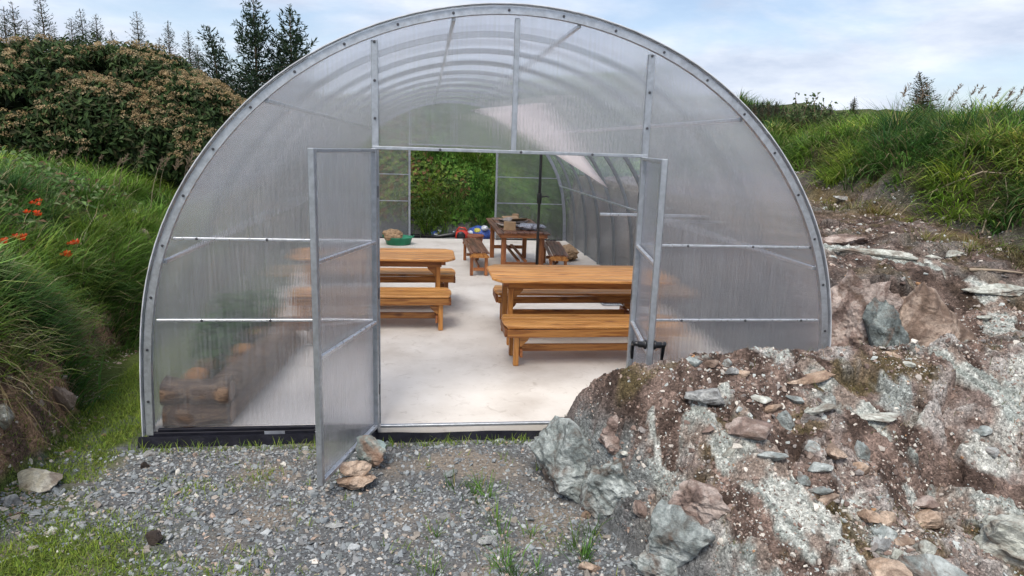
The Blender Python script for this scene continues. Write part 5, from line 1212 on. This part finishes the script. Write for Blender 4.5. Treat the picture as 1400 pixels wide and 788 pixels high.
# named loose stones on the outcrop and the shelf
ST = [(1305, 350, .24, .10, .09, 'W', 'bright white oblong stone on the soil below the grassy bank'), (1273, 352, .17, .1, .04, 'W', 'flat white stone left of the bright oblong one'), (1153, 274, .26, .16, .1, 'G', 'grey pointed stone at the foot of the grassy bank near the arch'),
      (963, 546, .22, .14, .085, 'G', 'large pale grey stone lying on the left shoulder of the outcrop'), (1022, 590, .25, .17, .11, 'P', 'large pinkish angular stone near the middle of the outcrop'), (1056, 626, .16, .10, .05, 'B', 'flat blue grey shard below the large pinkish stone'),
      (948, 497, .1, .06, .05, 'B', 'blue grey stone first on the left of the little heap on the crest'), (968, 499, .13, .07, .05, 'R', 'dark brown stone second in the little heap on the crest'), (994, 502, .07, .06, .09, 'B', 'upright pale blue block in the little heap on the crest'), (1000, 511, .09, .06, .05, 'G', 'small grey stone in front of the upright block on the crest'), (1014, 513, .08, .07, .05, 'T', 'tan stone at the right end of the heap on the crest'),
      (1106, 520, .3, .1, .05, 'T', 'flat orange brown stone on the crest by the greenhouse'), (1040, 548, .12, .08, .05, 'W', 'white stone right of the large pale grey one'), (996, 620, .08, .06, .05, 'W', 'small white stone under the large pinkish one'),
      (1074, 582, .09, .09, .14, 'B', 'upright blue green stone in the stone heap at centre'), (1056, 560, .12, .08, .06, 'T', 'yellowish stone at the top of the central stone heap'), (1085, 548, .11, .07, .05, 'B', 'light blue stone at the upper right of the central heap'), (1103, 573, .13, .1, .07, 'G', 'grey green stone right of the upright blue green one'), (1120, 560, .18, .12, .04, 'W', 'flat whitish slab emerging above the central heap'), (1190, 570, .32, .12, .04, 'W', 'long pale blue white slab high on the outcrop'),
      (1143, 623, .15, .12, .09, 'T', 'rusty cream stone in the cluster right of centre'), (1177, 622, .09, .07, .12, 'B', 'squarish light green stone beside the rusty cream one'), (1178, 642, .09, .06, .06, 'T', 'orange stained stone below the squarish green one'), (1112, 615, .09, .07, .07, 'B', 'blue green stone at the left of the cluster'), (1120, 641, .13, .08, .05, 'B', 'flat blue stone at the lower left of the cluster'), (1098, 661, .08, .07, .07, 'B', 'rounded light blue stone under the cluster'), (1122, 672, .14, .08, .05, 'B', 'blue stone above the dark soil hollow'), (1130, 685, .14, .07, .04, 'T', 'flat tan stone under the blue one by the hollow'),
      (1192, 711, .11, .09, .08, 'T', 'cream stone in the gully right of centre'), (1213, 713, .07, .06, .09, 'T', 'bright orange brown stone in the gully'), (1208, 730, .12, .08, .05, 'B', 'pale blue stone below the orange brown one'), (1203, 746, .11, .09, .06, 'G', 'grey stone in the lower gully'), (1235, 742, .1, .07, .05, 'T', 'rusty flat stone at the right of the gully'), (1266, 750, .13, .09, .07, 'W', 'pale stone at the edge of the dark hole'), (1268, 712, .2, .14, .1, 'T', 'rusty brown rock above the dark hole'), (1262, 690, .13, .1, .07, 'P', 'purplish stone on top of the rusty brown rock'),
      (1275, 782, .3, .16, .12, 'B', 'large pale blue white stone at the bottom edge right of centre'), (1215, 785, .18, .12, .08, 'T', 'tan stone at the bottom edge beside the large pale blue one'), (1227, 760, .07, .05, .05, 'W', 'small white pebble above the large pale blue stone'), (803, 708, .07, .06, .11, 'T', 'upright tan stone at the foot of the blue rock face'), (808, 780, .14, .1, .07, 'T', 'brown stone at the bottom edge left of the outcrop'), (880, 700, .12, .08, .1, 'P', 'brown rock under the dark overhang'),
      (856, 620, .07, .05, .03, 'W', 'small pale stone high on the left flank'), (835, 585, .1, .06, .05, 'B', 'blue green stone on the left shoulder of the outcrop'), (1352, 620, .14, .08, .05, 'G', 'greenish flat stone on the right slope of the outcrop'), (1340, 590, .12, .08, .04, 'B', 'thin blue shard higher on the right slope'), (1225, 488, .12, .08, .04, 'T', 'tan stone behind the crest near the brown boulder'), (1345, 435, .14, .08, .05, 'W', 'white stone on the dark soil at the right'), (1240, 500, .1, .07, .04, 'W', 'small white stone behind the crest')]
MM = dict(W=RK_WHITE, G=RK_GREY, P=RK_PINK, B=RK_BLUE, R=RK_BROWN, T=RK_TAN)
for i, (px, py, a, b, c, k, lab) in enumerate(ST):
    grock(px, py, (a, b, c), 100+i, MM[k], lab, .36, rng.uniform(-35, 25), group=None, sub=3, tilt=(rng.uniform(-10, 10), rng.uniform(-12, 12)), nplanes=11, rough=.035)
# uncountable stones: gravel and chippings ------------------------------------
def hull(seed, flat):
    r_ = np.random.default_rng(seed); bm = bmesh.new()
    for p in r_.normal(0, 1, (11, 3)):
        p = p/np.linalg.norm(p); bm.verts.new(Vector((p[0], p[1]*.75, p[2]*flat)))
    bmesh.ops.convex_hull(bm, input=bm.verts[:]); bmesh.ops.triangulate(bm, faces=bm.faces[:]); bm.verts.ensure_lookup_table(); bm.verts.index_update()
    used = sorted({v.index for f in bm.faces for v in f.verts}); mp_ = {u: i for i, u in enumerate(used)}
    V = np.array([bm.verts[u].co[:] for u in used]); F = np.array([[mp_[v.index] for v in f.verts] for f in bm.faces]); bm.free(); return V, F
PROTO = [hull(s, .38 if s % 3 else .7) for s in range(14)]
def scatter(x, y, size, cols, lift=.15, tilt=.35):
    n = len(x); z = H(x, y); k = rng.integers(0, len(PROTO), n); Vs = []; Fs = []; Cs = []; o = 0
    gx_ = (H(x+.03, y)-H(x-.03, y))/.06; gy_ = (H(x, y+.03)-H(x, y-.03))/.06
    for i, (V, F) in enumerate(PROTO):
        s = np.nonzero(k == i)[0]; m = len(s)
        if not m: continue
        a = rng.uniform(0, 6.283, m); ca, sa = np.cos(a), np.sin(a)
        nrm = np.stack([-gx_[s]+rng.normal(0, tilt, m), -gy_[s]+rng.normal(0, tilt, m), np.ones(m)], 1); nrm /= np.linalg.norm(nrm, axis=1)[:, None]
        t1 = np.stack([ca, sa, np.zeros(m)], 1); t1 -= nrm*(t1*nrm).sum(1)[:, None]; t1 /= np.linalg.norm(t1, axis=1)[:, None]; t2 = np.cross(nrm, t1)
        sz = size[s][:, None, None]*.5; asp = rng.uniform(.75, 1.25, (m, 1, 1))
        W_ = (V[None, :, 0:1]*asp*t1[:, None]+V[None, :, 1:2]*t2[:, None]+V[None, :, 2:3]*nrm[:, None])*sz
        c = np.stack([x[s], y[s], z[s]+size[s]*lift*.5], 1); W_ = W_+c[:, None]
        Vs.append(W_.reshape(-1, 3)); Fs.append((np.arange(m)[:, None, None]*len(V)+F[None]).reshape(-1, 3)+o); o += m*len(V)
        Cs.append(np.repeat(cols[s], len(V), 0))
    return np.concatenate(Vs), np.concatenate(Fs), np.concatenate(Cs)
SL = [(.18, .20, .215), (.245, .265, .28), (.13, .14, .15), (.33, .35, .36), (.215, .22, .225), (.28, .25, .22), (.20, .22, .225)]
n = 36000; x = rng.uniform(-3.1, 1.0, n); y = rng.uniform(-2.35, -.08, n)
thin = fbm(x*1.1+3, y*1.1, 3)+1.7*np.exp(-((x+.35)**2/.4+(y+.45)**2/.10))
mo = np.clip(sst(-2.45, -2.75, x)*(y > -.6)+sst(-.95, -1.3, y)*sst(-1.75, -2.3, x), 0, 1)
dl_, _, _, _, _, xl_ = parts(x, y)
k = (rng.random(n) > np.clip((thin-.1)*1.1, 0, .72)) & (rng.random(n) > mo*.82) & (dl_ < .1) & (x < xl_-.02+.05*rng.random(len(x)))
x, y = x[k], y[k]; n = len(x); sz = np.clip(rng.lognormal(math.log(.018), .50, n), .008, .07)
c = pick(SL, n, .25); w = rng.random(n) < .05; c[w] = pick([(.5, .48, .44), (.42, .32, .26)], w.sum())
stuff('gravel', scatter(x, y, sz, c), STONE, 'loose blue grey slate gravel in front of the greenhouse', 'gravel')
RS = [(.26, .19, .16), (.32, .25, .21), (.18, .13, .11), (.42, .38, .34), (.38, .41, .40), (.24, .22, .21), (.54, .51, .46), (.14, .10, .085)]
def outcrop(n, reg, sz0, sg, hi, thr):
    x = rng.uniform(reg[0], reg[1], n); y = rng.uniform(reg[2], reg[3], n); h, q = H(x, y, True)
    k = (q['rock'] > .04) & (rng.random(n) > q['slab']*.5) & (rng.random(n) < np.clip(thr+1.3*fbm(x*1.8+33, y*1.8, 3), .04, 1)); x, y = x[k], y[k]; m = len(x)
    s = np.clip(rng.lognormal(math.log(sz0), sg, m), .006, hi); c = pick(RS, m, .25); w = rng.random(m) < .02; c[w] = pick([(.42, .24, .13), (.46, .46, .43)], w.sum())
    return scatter(x, y, s, c, .1, .45)
O1 = outcrop(66000, (.05, 4.6, -2.4, .3), .0108, .5, .055, .42)
O2 = outcrop(9000, (2.7, 5.6, .2, 6.5), .022, .55, .1, .45)
fx = []; 
for i, q in enumerate(ST):
    p = on_ground(q[0], q[1]); m = 16; fx.append(np.stack([p[0]+rng.normal(0, q[2]*.8, m), p[1]+rng.normal(0, q[2]*.7, m)], 1))
fx = np.concatenate(fx); fx = fx[(fx[:, 1] < -.15) | (fx[:, 0] > 2.7)]
O4 = scatter(fx[:, 0], fx[:, 1], np.clip(rng.lognormal(math.log(.026), .4, len(fx)), .01, .06), pick(RS, len(fx), .25), .1, .4)
O3 = outcrop(450, (.6, 4.6, -2.2, .2), .04, .35, .09, .4)
stuff('stone_chippings', merge(O1, O2, O3, O4), STONE, 'broken stone chips strewn over the rock outcrop and the soil shelf', 'chippings')
n = 9000; x = rng.uniform(-4.2, -2.6, n); y = rng.uniform(-2.2, 3, n); dl_ = parts(x, y)[0]; k = (dl_ > -.22) & (dl_ < .45) & (rng.random(n) < .35+1.2*fbm(x*3, y*3, 2)); x, y = x[k], y[k]; n = len(x)
stuff('bank_stones', scatter(x, y, np.clip(rng.lognormal(math.log(.022), .5, n), .008, .09), pick([(.26, .18, .13), (.34, .27, .22), (.20, .13, .09), (.42, .38, .33)], n)), STONE, 'small stones and crumbs of soil on the cut face of the left bank', 'stones')
n = 2500; x = rng.uniform(-2.4, 2.6, n); y = rng.uniform(10.15, 10.75, n)
stuff('far_gravel', scatter(x, y, rng.uniform(.015, .04, n), pick(SL, n)), STONE, 'strip of grey gravel outside the far doorway', 'gravel')
